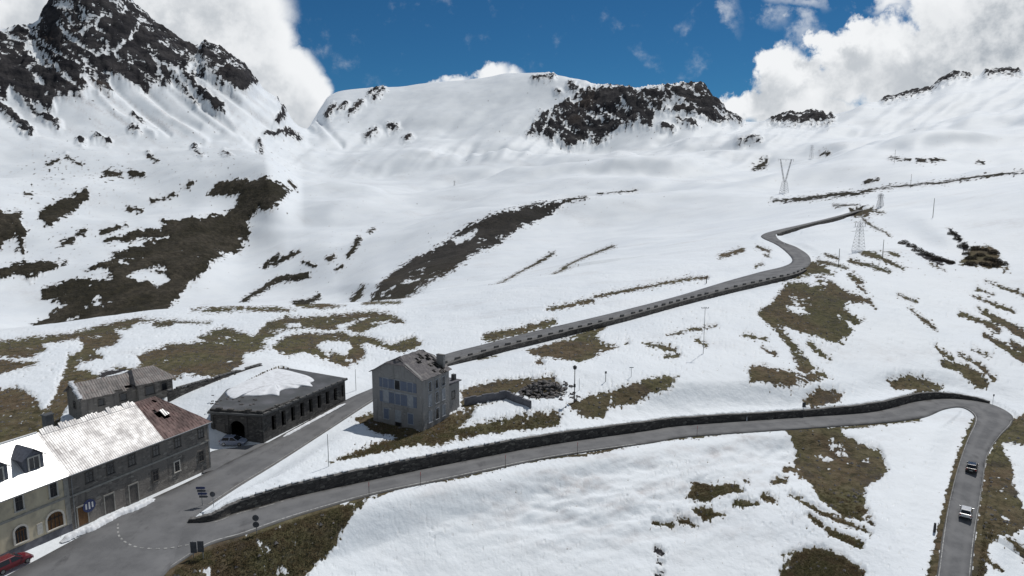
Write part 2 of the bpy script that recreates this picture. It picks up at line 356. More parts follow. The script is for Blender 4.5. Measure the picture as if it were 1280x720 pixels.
# strokes: class, rmin, rmax, half width (px) at start and end, points
STROKE = [
    (0, 300, 1500, 3, 2, [(129, 290), (157, 282)]), (0, 300, 1500, 3, 3, [(78, 304), (92, 301)]), (0, 300, 1500, 3, 2, [(98, 292), (107, 288)]),
    (0, 300, 1500, 4.5, 3, [(133, 217), (149, 217)]), (0, 300, 1500, 4, 2.5, [(164, 217), (178, 219)]), (0, 300, 1500, 3, 2, [(161, 261), (176, 263)]),
    (0, 300, 1500, 1.6, 1, [(32, 243), (39, 243)]), (0, 300, 1500, 2, 1.5, [(190, 251), (204, 250)]), (0, 300, 1500, 1.8, 1.5, [(212, 245), (221, 243)]),
    (0, 300, 1500, 3, 2, [(233, 233), (241, 227)]), (0, 300, 1900, 2, 1, [(186, 195), (198, 203)]), (0, 300, 1900, 1.5, 1.2, [(83, 196), (94, 203), (103, 206)]),
    (0, 300, 1900, 1.8, 2.2, [(74, 200), (60, 207)]), (0, 300, 1500, 2.4, 2, [(330, 333), (350, 318)]), (0, 300, 1500, 2.6, 1.6, [(343, 330), (372, 315)]),
    (0, 300, 1500, 2, 4.5, [(305, 375), (347, 350), (383, 345)]), (0, 300, 1500, 2.6, 5, [(398, 371), (384, 379), (370, 381)]), (0, 300, 1500, 1.5, 2.5, [(378, 327), (393, 333)]),
    (0, 300, 1500, 2.5, 1.5, [(410, 324), (417, 321)]), (0, 300, 1500, 1.6, 1.2, [(361, 227), (370, 235)]),
    (0, 300, 1500, .5, 1.4, [(590, 370), (626, 354), (661, 331), (692, 313)]), (0, 300, 1500, .5, 1.7, [(645, 358), (688, 345), (729, 324), (767, 310)]),
    (0, 300, 1500, 1.6, .6, [(704, 257), (733, 252)]), (0, 300, 1500, .5, .8, [(747, 247), (795, 239)]), (0, 300, 1500, 3.2, 1.8, [(449, 300), (435, 321)]),
    (0, 300, 1500, 1.6, 1.4, [(462, 289), (468, 286)]), (0, 300, 1500, 3.5, 2, [(441, 376), (454, 364)]), (0, 300, 1500, 2.2, 1.5, [(422, 338), (428, 333)]),
    (0, 150, 420, 2, 2.6, [(685, 387), (712, 382), (740, 376)]), (0, 150, 420, 1.6, 1.8, [(745, 371), (800, 360), (860, 349), (883, 347)]),
    (0, 120, 300, 4.2, 3, [(607, 421), (640, 415), (692, 402)]), (0, 120, 300, 2, 3, [(808, 431), (826, 434), (844, 438)]), (0, 120, 300, 2.4, 2, [(832, 446), (848, 445)]),
    (0, 120, 300, 1.6, 1.2, [(782, 429), (785, 429)]), (0, 120, 300, .9, 1.1, [(835, 419), (858, 415)]), (0, 120, 300, 1.2, 1.3, [(862, 413), (876, 412)]),
    (0, 120, 300, 1.3, .8, [(880, 410), (894, 408)]), (0, 120, 300, 1.8, 1.4, [(871, 425), (882, 432)]), (0, 120, 300, 1.6, 1, [(598, 445), (620, 441)]), (0, 120, 300, 2.3, 1.8, [(673, 453), (678, 455)]),
    (0, 100, 320, 3, 2.5, [(1012, 430), (1024, 440), (1037, 450)]), (0, 100, 320, 1.4, 1.6, [(1031, 318), (1047, 324)]), (0, 100, 320, 2, 1.2, [(1022, 326), (1040, 330), (1060, 336)]),
    (0, 100, 320, 2.6, 1.6, [(1063, 326), (1085, 332), (1111, 340)]), (0, 100, 320, 4.2, 1.6, [(1080, 315), (1102, 323), (1129, 336)]), (0, 100, 320, 2.6, 1.5, [(1099, 309), (1123, 320)]),
    (1, 100, 320, 2, 4.5, [(1126, 303), (1150, 316), (1175, 326)]), (1, 100, 320, 3.6, 2.5, [(1170, 322), (1190, 328)]), (1, 100, 420, 1.8, 3, [(1186, 289), (1197, 298), (1207, 310)]), (0, 100, 320, 1.2, 1.8, [(1248, 300), (1273, 307)]),
    (0, 100, 320, 1.2, .8, [(1163, 330), (1181, 338)]), (0, 100, 320, 1.2, 1.5, [(1123, 369), (1146, 378)]), (0, 100, 320, 1.2, 2, [(1138, 387), (1155, 400), (1169, 411)]),
    (0, 100, 320, 3, 3.6, [(1063, 344), (1075, 353)]), (0, 100, 320, 1.6, 1, [(1073, 359), (1083, 366)]), (0, 100, 320, 1, 2, [(1233, 352), (1255, 360), (1285, 371)]),
    (0, 100, 320, 1.3, 1, [(1222, 362), (1241, 369)]), (0, 100, 320, 1.2, 1.9, [(1216, 370), (1240, 379), (1267, 390)]), (0, 100, 320, 2.6, 4, [(1202, 393), (1227, 402), (1248, 413)]),
    (0, 100, 320, 2, 6, [(1222, 386), (1251, 402), (1300, 430)]), (0, 100, 320, 2, 6, [(1231, 419), (1254, 433), (1300, 462)]), (0, 100, 320, 4, 5, [(1265, 431), (1300, 450)]),
    (0, 80, 320, 5, 7, [(1180, 455), (1205, 462), (1228, 478)]), (0, 80, 320, 1.2, 3, [(1170, 434), (1190, 449)]), (0, 80, 320, 1.6, 3, [(1199, 443), (1224, 457), (1242, 474)]), (0, 80, 320, 1.2, 1.4, [(1215, 437), (1238, 446)]),
    (0, 80, 320, 2, 1.3, [(929, 419), (944, 422), (958, 424)]), (0, 80, 320, 1.5, 2, [(953, 436), (969, 443)]), (0, 100, 500, 2, 3, [(900, 321), (914, 316), (927, 313)]),
    (0, 100, 500, 1.5, 1.3, [(947, 309), (961, 314)]), (0, 100, 500, 1.4, 1, [(957, 319), (961, 320)]), (0, 100, 500, 1, .8, [(945, 333), (953, 330)]),
    (0, 60, 200, 1.2, 3.2, [(988, 619), (1023, 639), (1060, 655)]), (0, 60, 200, 3.2, .8, [(1060, 655), (1090, 667)]), (0, 60, 200, 2.5, 5.5, [(1012, 646), (1040, 667), (1074, 680)]),
    (0, 60, 200, 3, 2.4, [(848, 650), (868, 657)]), (0, 60, 200, 2, 1.4, [(817, 654), (842, 658)]), (0, 60, 200, 4, 2.6, [(922, 631), (944, 631)]), (0, 60, 200, 3.4, 2.6, [(953, 622), (967, 626)]),
    (0, 60, 200, 4, 3.4, [(969, 603), (981, 601)]), (0, 60, 200, 4.4, 4, [(983, 587), (994, 587)]), (0, 60, 200, 3.6, 4, [(1000, 593), (1006, 595)]), (0, 60, 200, 1.6, 1.3, [(931, 601), (935, 603)]),
    (1, 60, 200, 3, 4, [(819, 688), (826, 692)]), (1, 60, 200, 1.6, 1.5, [(824, 703), (828, 706)]), (1, 60, 200, 2.2, 2.5, [(820, 720), (826, 719)]),
    (0, 60, 200, 3, 3, [(1260, 681), (1282, 697)]), (0, 60, 200, 2.5, 2, [(1234, 708), (1252, 718)]),
    (0, 60, 250, 3.5, 5, [(1218, 526), (1209, 545), (1196, 580), (1184, 628), (1173, 678), (1162, 735)]),
    (0, 60, 250, 2.6, 2, [(660, 581), (760, 561), (860, 547.5), (1000, 538), (1100, 531), (1150, 524)]),
    (0, 120, 330, 1.5, 1.8, [(145, 460), (171, 463)]), (0, 120, 330, .9, .9, [(223, 403), (262, 404)]), (1, 120, 330, 3, 2.5, [(127, 469), (140, 465), (156, 463)]),
    (0, 120, 330, 1.6, 1.5, [(454, 379), (500, 378)]),
    (1, 1200, 3000, 4.4, 3.4, [(-20, 118), (0, 134), (20, 151), (38, 168)]), (1, 1200, 3000, 1.5, 3.2, [(30, 127), (50, 145), (72, 158)]),
    (1, 1200, 3000, 2, 4.4, [(230, 92), (250, 115), (276, 137)]), (1, 1200, 3000, 1, 2.2, [(220, 98), (231, 112), (246, 130)]), (1, 1200, 3000, 2, 1, [(95, 100), (110, 112)]),
    (1, 1200, 3000, 3.4, 2.6, [(349, 150), (356, 138)]), (1, 1200, 3000, 3, 2, [(335, 168), (362, 164), (376, 176)]), (1, 1200, 3000, 1.6, 1.4, [(350, 126), (354, 126)]),
    (1, 1200, 3000, 2, 2.4, [(168, 147), (175, 153)]), (1, 1200, 3000, 1.8, 1.3, [(164, 162), (172, 165)]), (1, 1200, 3000, 1.6, 1.2, [(119, 173), (136, 178)]), (1, 1000, 3000, 1.6, 1.6, [(99, 177), (103, 179)]),
    (1, 1200, 3000, 1.4, 1, [(243, 186), (252, 194)]), (1, 1200, 3000, 1.2, .8, [(280, 191), (290, 198)]), (1, 1200, 3000, 1.6, 1, [(324, 178), (328, 192)]),
    (1, 1200, 3000, 2, 2.6, [(418, 134), (408, 146)]), (1, 1200, 3000, 1.6, 1.3, [(433, 132), (423, 138)]), (1, 1200, 3000, 1.8, 1.5, [(452, 129), (437, 143)]),
    (1, 1200, 3000, 1.8, 1.4, [(472, 113), (462, 118)]), (1, 1200, 3000, 1.8, 1.4, [(479, 113), (468, 123)]), (1, 1200, 3000, 1.8, 2.6, [(470, 161), (459, 167)]), (1, 1200, 3000, 1.8, 1.8, [(486, 157), (495, 157)]),
    (1, 1200, 3000, 2, 1.6, [(512, 168), (506, 172)]), (1, 1200, 3000, 2, 1.4, [(668, 99), (690, 97)]), (1, 1200, 3000, 3, 2.4, [(713, 108), (728, 116)]), (1, 1200, 3000, 1.4, 1.4, [(696, 114), (699, 117)]),
    (1, 1200, 3000, 3, 2.2, [(848, 150), (868, 157)]), (1, 1200, 3000, 3.2, 2, [(828, 160), (842, 163)]), (1, 1200, 3000, 3.4, 2, [(845, 136), (880, 142), (905, 150)]),
    (1, 1200, 3000, 1.6, 2, [(1105, 126), (1132, 119), (1153, 116), (1175, 103), (1196, 94)]), (1, 1200, 3000, 2.4, 2, [(1205, 93), (1212, 95)]), (1, 1200, 3000, 2, 2.2, [(1233, 93), (1251, 91), (1271, 92)]),
    (1, 1200, 3000, 1.6, 1.8, [(1035, 143), (1040, 150)]), (0, 900, 3000, .9, .8, [(923, 175), (949, 174)]), (0, 500, 3000, 2.4, 1.6, [(957, 201), (943, 206)]),
    (0, 500, 3000, .8, .8, [(1111, 198), (1138, 200)]), (0, 500, 3000, 2, .8, [(1147, 201), (1180, 200)]), (0, 500, 3000, 1, 1, [(1221, 203), (1228, 203)]), (0, 500, 3000, .8, .8, [(1025, 195), (1037, 193)]),
    (0, 400, 1300, 1.6, 2.6, [(1082, 229), (1096, 225)]), (0, 300, 1300, 2, 1.5, [(1087, 268), (1104, 267)]), (0, 300, 1300, .9, .9, [(1042, 257), (1071, 257)]), (0, 200, 1300, .9, .7, [(1078, 275), (1095, 285), (1113, 294)]),
    (0, 300, 1300, 1.6, 2.2, [(964, 251), (996, 250), (1029, 246), (1051, 243)]), (0, 300, 1300, 2, 1, [(1051, 243), (1073, 242), (1087, 238), (1120, 233)]), (0, 300, 1300, 1, 1, [(1120, 233), (1180, 228), (1217, 222), (1285, 214)]),
]
SNOWBAND = [
    (2.6, 1.5, [(-5, 38), (25, 55), (50, 67), (82, 97), (108, 122)]), (2, 1.2, [(45, 50), (72, 71), (105, 86)]), (2.6, 2, [(121, 73), (145, 66), (162, 51), (178, 29)]),
    (2.4, 2, [(72, 34), (95, 56), (123, 73)]), (2.6, 1.5, [(97, 47), (120, 33), (131, 18)]), (2, 1.4, [(259, 92), (272, 87), (292, 79)]), (1.6, 1.2, [(246, 75), (243, 90)]),
    (1.8, 1.4, [(20, 35), (48, 40)]), (1.3, 1, [(106, 88), (128, 90)]), (1.6, 1, [(700, 150), (716, 165)]), (1.6, 1, [(727, 150), (740, 158)]), (1.6, 1.2, [(690, 140), (680, 165)]),
    (2, 1.4, [(776, 125), (785, 140)]), (1.4, 1, [(806, 125), (815, 136)]),
]


def seg_dist(px, py, a, b):
    dx, dy = b[0] - a[0], b[1] - a[1]
    t = np.clip(((px - a[0]) * dx + (py - a[1]) * dy) / (dx * dx + dy * dy + 1e-9), 0, 1)
    return np.hypot(px - a[0] - t * dx, py - a[1] - t * dy), t


def poly_sdf(px, py, pts):
    d = np.full(px.shape, 1e9)
    inside = np.zeros(px.shape, bool)
    n = len(pts)
    for i in range(n):
        a, b = pts[i], pts[(i + 1) % n]
        d = np.minimum(d, seg_dist(px, py, a, b)[0])
        if a[1] != b[1]:
            c = ((a[1] > py) != (b[1] > py)) & (px < (b[0] - a[0]) * (py - a[1]) / (b[1] - a[1]) + a[0])
            inside ^= c
    return np.where(inside, d, -d)


BARE = np.full(Z.shape, -14.0)
ROCK = np.zeros(Z.shape)
NE1 = fbm(GX / 15, GY / 15, 4, 0.6)
NE2 = fbm(GX / 5 + 31, GY / 5 + 7, 3, 0.6)
NE3 = fbm(GX / 46 + 3, GY / 46 + 7, 4)


def region(pts, pad, r0, r1):
    xs = [p[0] for p in pts]
    ys = [p[1] for p in pts]
    return ((U > min(xs) - pad) & (U < max(xs) + pad) & (V > min(ys) - pad) & (V < max(ys) + pad) & VIS
            & (R[:, None] >= r0) & (R[:, None] <= r1))


for cls, r0, r1, pts in POLY:
    m = region(pts, 16, r0, r1)
    if not m.any():
        continue
    s = poly_sdf(U[m], V[m], pts)
    if cls == 1:
        # rock faces keep snow on their ledges: the rough outline is broken up
        al, ac = X[m] * .8 - Z[m] * .6, X[m] * .6 + Z[m] * .8 + Y[m] * .2
        q = fbm(al / 120, ac / 42, 4, 0.62)
        q2 = fbm(al / 55 + 7, ac / 13, 4, 0.62)
        s = np.minimum(s + 5.5 * NE2[m] + 4.5 * NE1[m] + 1.0, 2.0 + 8.5 * q + 6.5 * q2 + 3.0 * NE2[m])
    else:
        kf = 1 + .7 * (np.broadcast_to(R[:, None], Z.shape)[m] > 260)
        s = s + (3.4 * NE1[m] + 4.2 * NE2[m]) * kf
        # snow lying in the hollows of the larger patches
        s = np.minimum(s, 5.6 + 11 * NE3[m] + 9 * NE1[m] + 4 * NE2[m])
    BARE[m] = np.maximum(BARE[m], np.clip(s, -14, 14))
    ROCK[m] = np.where(s > -8, {0: 0, 1: 1, 2: .5}[cls], ROCK[m])
for pts in HOLES:
    m = region(pts, 14, 0, 1e9)
    s = poly_sdf(U[m], V[m], pts) + 1.6 * NE1[m] + 2 * NE2[m]
    BARE[m] = np.minimum(BARE[m], np.clip(-s, -14, 14))
for w0, w1, pts in SNOWBAND:
    m = region(pts, 10, 0, 1e9)
    n = len(pts) - 1
    for i in range(n):
        d, t = seg_dist(U[m], V[m], pts[i], pts[i + 1])
        w = w0 + (w1 - w0) * (i + t) / n
        BARE[m] = np.minimum(BARE[m], np.clip((d - w) * 1.2 + 1.5 * NE2[m], -14, 14))
for cls, r0, r1, w0, w1, pts in STROKE:
    m = region(pts, 12, r0, r1)
    if not m.any():
        continue
    n = len(pts) - 1
    for i in range(n):
        d, t = seg_dist(U[m], V[m], pts[i], pts[i + 1])
        w = (w0 + (w1 - w0) * (i + t) / n)
        s = w - d + (.5 + min(w0 + w1, 6) * 0.42) * (NE1[m] + 1.5 * NE2[m])
        s = np.clip(s, -14, 14)
        ROCK[m] = np.where((s > -5) & (s > BARE[m]), cls, ROCK[m])
        BARE[m] = np.maximum(BARE[m], s)

# small specks of ground melting out, thickest beside the mapped patches
SPK = fbm(GX / 3.4 + 60, GY / 3.4, 2)
spread = np.full(Z.shape, 0.0)
for (u, v, su, sv, a) in [(90, 225, 120, 45, .42), (300, 200, 110, 35, .3), (200, 160, 140, 25, .3), (70, 300, 70, 40, .3), (1000, 420, 70, 50, .3), (1130, 325, 70, 25, .30), (1230, 400, 60, 70, .16),
                          (880, 620, 70, 40, .2), (1000, 640, 40, 60, .24), (850, 420, 60, 40, .26), (640, 165, 50, 15, .25), (790, 145, 130, 35, .28), (60, 130, 90, 60, .2),
                          (690, 110, 40, 12, .2), (440, 430, 90, 40, .2), (90, 440, 110, 40, .18), (430, 310, 40, 40, .2), (560, 320, 70, 40, .2), (700, 500, 60, 25, .2)]:
    spread = np.maximum(spread, a * np.exp(-((U - u) / su) ** 2 - ((V - v) / sv) ** 2))
near_patch = sm(-11, -1, BARE)
spread = np.maximum(spread * (0.55 + 0.45 * near_patch), 0.34 * near_patch * near_patch)
spk = np.where(VIS & (R[:, None] > 60), (SPK - (0.72 - 1.15 * spread)) * 9, -14)
hid = ~VIS
BARE0 = BARE.copy()
BARE = np.maximum(BARE, np.clip(spk, -14, 2.5))
BARE = np.where(hid, np.maximum(BARE, -6 + 14 * NE3), BARE)
ROCK = np.where(R[:, None] > 1350, np.maximum(ROCK, 1.0), ROCK)

# ------------------------------------------------------------------ relief that follows the cover
rockm = sm(-7, 3, BARE0) * ROCK * far * (.12 + .88 * sm(1100, 1500, R))[:, None]
rid = fbm(X / 62, Y / 62 + Z / 80, 4, 0.55, ridged=True)
Z += rockm * (16 * rid + 7 * fbm(X / 17, Z / 14 + Y / 30, 3))
Z += far * (1 - ROCK) * sm(-2, 5, BARE0) * (4.5 * fbm((X * .8 - Y * .6) / 34, (Y * .8 + X * .6) / 110, 4, .6, True) + 2.0 * fbm(X / 16, Y / 16, 3))
nearm = (1 - sm(230, 380, R))[:, None]
snowm = sm(1.0, -3.5, BARE)
Z += nearm * (snowm * 0.32 + (1 - snowm) * 0.22 * fbm(X / 2.6, Y / 2.6, 3))
ripple = np.exp(-((U - 740) / 230) ** 2 - ((V - 620) / 70) ** 2) + 0.7 * np.exp(-((U - 960) / 90) ** 2 - ((V - 560) / 25) ** 2) + .5 * np.exp(-((U - 1090) / 40) ** 2 - ((V - 548) / 16) ** 2)
ripple = np.clip(ripple, 0, 1) * snowm * nearm
Z += nearm * snowm * (0.42 * fbm(X / 13 + 4, Y / 13, 3) + 0.045 * fbm(X / 2.1, Y / 3.0, 3))
RX, RY = X * .92 + Y * .39, Y * .92 - X * .39
Z += ripple * (0.95 * fbm(RX / 9, RY / 3.4, 3, .55) + 0.18 * fbm(RX / 3.4 + 9, RY / 1.5, 3, 0.55))
talus = np.exp(-((U - 190) / 170) ** 2 - ((V - 135) / 42) ** 2) * VIS * (R[:, None] > 1200)
fall = fbm((GX * .62 - TE * 853 * -.78) / 5.5, (GX * .78 + TE * 853 * -.62) / 90, 4, .6)
STAIN = talus * sm(-.05, .45, fall) * 1.2 + ripple * sm(-.2, .5, fbm(RX / 11 + 2, RY / 3.6 + 8, 4, 0.62)) + 0.4 * sm(.1, .6, fbm(X / 40 + 9, Y / 18, 4)) * (1 - far) * snowm + .4 * far * sm(.1, .6, fbm((X * .8 + Y * .6) / 40 + 3, (Y * .8 - X * .6) / 170, 4, .6)) * (1 - sm(1500, 1900, R))[:, None]


def mound(pts, amp, w, r0=0, r1=1e9, ax=7.0):
    """a long swell or hollow of the ground along a line"""
    global Z
    xs, ys = [p[0] for p in pts], [p[1] for p in pts]
    m = (U > min(xs) - 3 * w * ax) & (U < max(xs) + 3 * w * ax) & (V > min(ys) - 3 * w) & (V < max(ys) + 3 * w) & (R[:, None] >= r0) & (R[:, None] <= r1)
    best = np.full(m.sum(), 1e9)
    for i in range(len(pts) - 1):
        d, t = seg_dist(U[m] / ax, V[m], (pts[i][0] / ax, pts[i][1]), (pts[i + 1][0] / ax, pts[i + 1][1]))
        best = np.minimum(best, d)
    Z[m] += amp * np.exp(-(best / w) ** 2)


mound([(1068, 268), (1084, 267)], 2.6, 7, 380, 560, 2.0)
mound([(1120, 262), (1150, 272), (1185, 300)], 1.3, 10, 150, 450, 2.0)
mound([(1150, 300), (1180, 312), (1200, 318)], -1.0, 8, 150, 450, 2.0)
mound([(590, 372), (640, 345), (700, 318), (780, 275), (850, 250)], -3.0, 7, 350, 1000)
mound([(640, 345), (720, 330), (790, 300)], 2.5, 7, 350, 1000)
mound([(480, 360), (560, 296), (640, 262), (740, 248)], 5, 8, 350, 1400)
mound([(500, 214), (545, 203), (600, 197)], -11, 8, 900, 2000)
mound([(470, 200), (530, 190), (600, 183)], 9, 8, 1000, 2000)
mound([(800, 192), (845, 183), (900, 181)], -12, 7, 1000, 2000)
mound([(780, 202), (840, 197), (900, 193)], 8, 6, 900, 1900)
mound([(640, 222), (700, 214), (760, 212)], -7, 8, 800, 1800)
mound([(850, 216), (905, 209), (960, 205)], -8, 6, 800, 1800)
mound([(1120, 170), (1180, 160), (1260, 150)], -9, 8, 1000, 2000)
mound([(1040, 185), (1110, 180), (1180, 172)], 8, 7, 900, 2000)
mound([(400, 275), (450, 250), (520, 232)], -7, 10, 700, 1500)
mound([(430, 215), (460, 185), (500, 160)], -10, 9, 1200, 2200)
for k in range(0):
    u0 = 470 + k * 34
    mound([(u0 + 60, 108 + 4 * (k % 3)), (u0 + 20, 140), (u0 - 30, 175)], 9 if k % 2 else -8, 7, 1500, 2600)
for k in range(12):
    u0 = 105 + k * 21 + random.uniform(-9, 9)
    v0 = random.uniform(88, 112)
    mound([(u0, v0), (u0 + 42, v0 + random.uniform(32, 42)), (u0 + random.uniform(75, 105), random.uniform(158, 178))], random.choice((-8, -6, -4, 3, 5, 6)), random.uniform(2.6, 5.5), 1300, 2200, 1.0)

# ------------------------------------------------------------------ cut the roads and the terraces into the ground
wall_h = np.interp(np.linspace(0, 1, 420), [0, 1 / 22, 3 / 22, 6 / 22, 8 / 22, 10 / 22, 11 / 22, 12.3 / 22, 13.4 / 22, 14.2 / 22, 1],
                   [0.15, 0.75, 1.55, 1.75, 1.6, 1.2, 1.65, 1.45, .75, 0.2, 0.0])
drop_h = np.interp(np.arange(420) / 419, [0, 10.4 / 28, 11.6 / 28, 17.5 / 28, 18.6 / 28, 20 / 28, 24.3 / 28, 25 / 28, 1], [0, 0, 1.1, 1.3, 1.2, 0.0, 0, 1.7, 2.0])


def outward(edge, other):
    t = np.gradient(edge, axis=0)[:, :2]
    t /= np.linalg.norm(t, axis=1)[:, None] + 1e-9
    n = np.stack([-t[:, 1], t[:, 0]], 1)
    s = np.sign(((edge - other)[:, :2] * n).sum(1))
    return n * s[:, None]


low_out = outward(low_l, low_r)
main_out = outward(main_r, main_l)
kd_wall = KDTree(840)
for i in range(420):
    kd_wall.insert((low_l[i, 0], low_l[i, 1], 0), i)
    kd_wall.insert((main_r[i, 0], main_r[i, 1], 0), 420 + i)
kd_wall.balance()
cand = np.argwhere((R[:, None] < 600) & (R[:, None] > 45) & (X > road_pts[:, 0].min() - 12) & (X < road_pts[:, 0].max() + 12))
Zn = Z.copy()
BUMPY = fbm(X / 3.1, Y / 3.1, 3) + .35
for i, j in cand:
    x, y = X[i, j], Y[i, j]
    co, k, d = kd_road.find((x, y, 0))
    if d > 13:
        continue
    zr = road_pts[k, 2]
    z0 = Z[i, j]
    co, w, dw = kd_wall.find((x, y, 0))
    if w < 420:
        h, e, n, zb = wall_h[w], low_l[w], low_out[w], low_l[w, 2]
    else:
        w -= 420
        h, e, n, zb = -drop_h[w], main_r[w], main_out[w], main_r[w, 2]
    side = (x - e[0]) * n[0] + (y - e[1]) * n[1]
    if d < 0.9 and not (h < -.05 and side > .35 and dw < 12):
        Zn[i, j] = zr - 0.16
        continue
    if abs(h) > 0.05 and side > 0.2 and dw < 12:
        t = min(1, max(0, (dw - 0.9) / 9.0))
        t = t * t * (3 - 2 * t)
        if h > 0:
            Zn[i, j] = (zb + h + 0.12 + .3 * BUMPY[i, j]) * (1 - t) + z0 * t if dw > 0.8 else zb + h - 0.25
        else:
            Zn[i, j] = (zb + h) * (1 - t) + min(z0, zb + 1) * t
    else:
        t = min(1, max(0, (d - 0.9) / 5.0))
        t = t * t * (3 - 2 * t)
        Zn[i, j] = (zr - 0.16) * (1 - t) + z0 * t
Z = Zn


_s = poly_sdf(X, Y, [(-52.3, 113.6), (-42.7, 112), (-34.2, 136.8), (-49.8, 142), (-54, 126)])
Z = np.where((_s > .5) & (R[:, None] < 200), np.minimum(Z, -.2), Z)
BARE = np.where((_s > .3) & (R[:, None] < 200), 6, BARE)


def bare_pad(pts, lo=3.0):
    """keep the ground under a building flat and free of snow"""
    global BARE
    p = np.array(pts)
    m = (X > p[:, 0].min() - 3) & (X < p[:, 0].max() + 3) & (Y > p[:, 1].min() - 3) & (Y < p[:, 1].max() + 3)
    s = poly_sdf(X[m], Y[m], [tuple(q) for q in p])
    BARE[m] = np.where(s > -0.6, np.maximum(BARE[m], lo), BARE[m])


def gz(x, y):
    a = math.atan2(x, y)
    r = math.log(max(math.hypot(x, y), R[0] * 1.01))
    j = (a - AZ[0]) / (AZ[1] - AZ[0])
    i = int(np.searchsorted(LR, r)) - 1
    fi = (r - LR[i]) / (LR[i + 1] - LR[i])
    j0 = int(min(max(j, 0), NA - 2))
    fj = min(max(j - j0, 0), 1)
    return ((Z[i, j0] * (1 - fj) + Z[i, j0 + 1] * fj) * (1 - fi) + (Z[i + 1, j0] * (1 - fj) + Z[i + 1, j0 + 1] * fj) * fi)


def hit(u, v, r0=40):
    """the first ground point seen at a spot of the photograph"""
    a, t = az_te(u, v)
    j = int(np.clip(round((a - AZ[0]) / (AZ[1] - AZ[0])), 0, NA - 1))
    te = (Z[:, j] - CZ) / R
    i = int(np.argmax((te >= t) & (R > r0)))
    f = (t - te[i - 1]) / (te[i] - te[i - 1] + 1e-12)
    r = R[i - 1] + (R[i] - R[i - 1]) * min(max(f, 0), 1)
    x, y = r * math.sin(a), r * math.cos(a)
    return np.array([x, y, gz(x, y)])

# ------------------------------------------------------------------ materials
class NT:
    """small helper for node trees"""
    def __init__(self, nt):
        self.nt = nt

    def n(self, t, **kw):
        o = self.nt.nodes.new(t)
        for k, v in kw.items():
            setattr(o, k, v)
        return o

    def put(self, sock, val):
        if isinstance(val, bpy.types.NodeSocket):
            self.nt.links.new(val, sock)
        elif val is not None:
            sock.default_value = val

    def math(self, op, a, b=None, c=None, clamp=False):
        o = self.n('ShaderNodeMath', operation=op, use_clamp=clamp)
        for i, v in enumerate((a, b, c)):
            self.put(o.inputs[i], v)
        return o.outputs[0]

    def mixc(self, f, a, b, mode='MIX'):
        o = self.n('ShaderNodeMix', data_type='RGBA', blend_type=mode)
        self.put(o.inputs[0], f)
        for s, v in ((o.inputs[6], a), (o.inputs[7], b)):
            self.put(s, (*v, 1) if isinstance(v, tuple) and len(v) == 3 else v)
        return o.outputs[2]

    def mixf(self, f, a, b):
        o = self.n('ShaderNodeMix', data_type='FLOAT')
        self.put(o.inputs[0], f)
        self.put(o.inputs[2], a)
        self.put(o.inputs[3], b)
        return o.outputs[0]

    def ramp(self, x, a, b, lo=0.0, hi=1.0):
        o = self.n('ShaderNodeMapRange', interpolation_type='SMOOTHSTEP')
        self.put(o.inputs[0], x)
        for i, v in enumerate((a, b, lo, hi)):
            self.put(o.inputs[i + 1], v)
        return o.outputs[0]

    def noise(self, vec, scale, detail=4.0, rough=0.55, dist=0.0):
        o = self.n('ShaderNodeTexNoise')
        self.put(o.inputs['Vector'], vec)
        o.inputs['Scale'].default_value = scale
        o.inputs['Detail'].default_value = detail
        o.inputs['Roughness'].default_value = rough
        o.inputs['Distortion'].default_value = dist
        return o.outputs['Fac']

    def mapping(self, vec, scale=(1, 1, 1), rot=(0, 0, 0), loc=(0, 0, 0)):
        o = self.n('ShaderNodeMapping')
        self.put(o.inputs['Vector'], vec)
        o.inputs['Scale'].default_value = scale
        o.inputs['Rotation'].default_value = rot
        o.inputs['Location'].default_value = loc
        return o.outputs[0]

    def bump(self, h, strength, dist, normal=None):
        o = self.n('ShaderNodeBump')
        self.put(o.inputs['Height'], h)
        self.put(o.inputs['Strength'], strength)
        self.put(o.inputs['Distance'], dist)
        if normal is not None:
            self.put(o.inputs['Normal'], normal)
        return o.outputs[0]

    def attr(self, name):
        return self.n('ShaderNodeAttribute', attribute_name=name).outputs['Fac']


def new_mat(name):
    m = bpy.data.materials.new(name)
    m.use_nodes = True
    t = NT(m.node_tree)
    return m, t, m.node_tree.nodes['Principled BSDF']


def simple(name, c1, c2=None, scale=3.0, rough=0.8, metal=0.0, bump=0.0, bdist=0.02, stretch=(1, 1, 1), detail=5, spec=0.3, lo=.35, hi=.65, c3=None, scale3=0.4):
    m, t, b = new_mat(name)
    c2 = c2 or tuple(x * 0.75 for x in c1)
    co = t.n('ShaderNodeTexCoord').outputs['Object']
    v = t.mapping(co, stretch)
    f = t.noise(v, scale, detail, 0.62)
    c = t.mixc(t.ramp(f, lo, hi), c1, c2)
    if c3:
        c = t.mixc(t.ramp(t.noise(co, scale3, 4, 0.6), .45, .7), c, c3)
    t.put(b.inputs['Base Color'], c)
    b.inputs['Roughness'].default_value = rough
    b.inputs['Metallic'].default_value = metal
    b.inputs['Specular IOR Level'].default_value = spec
    if bump:
        t.put(b.inputs['Normal'], t.bump(f, bump, bdist))
    return m


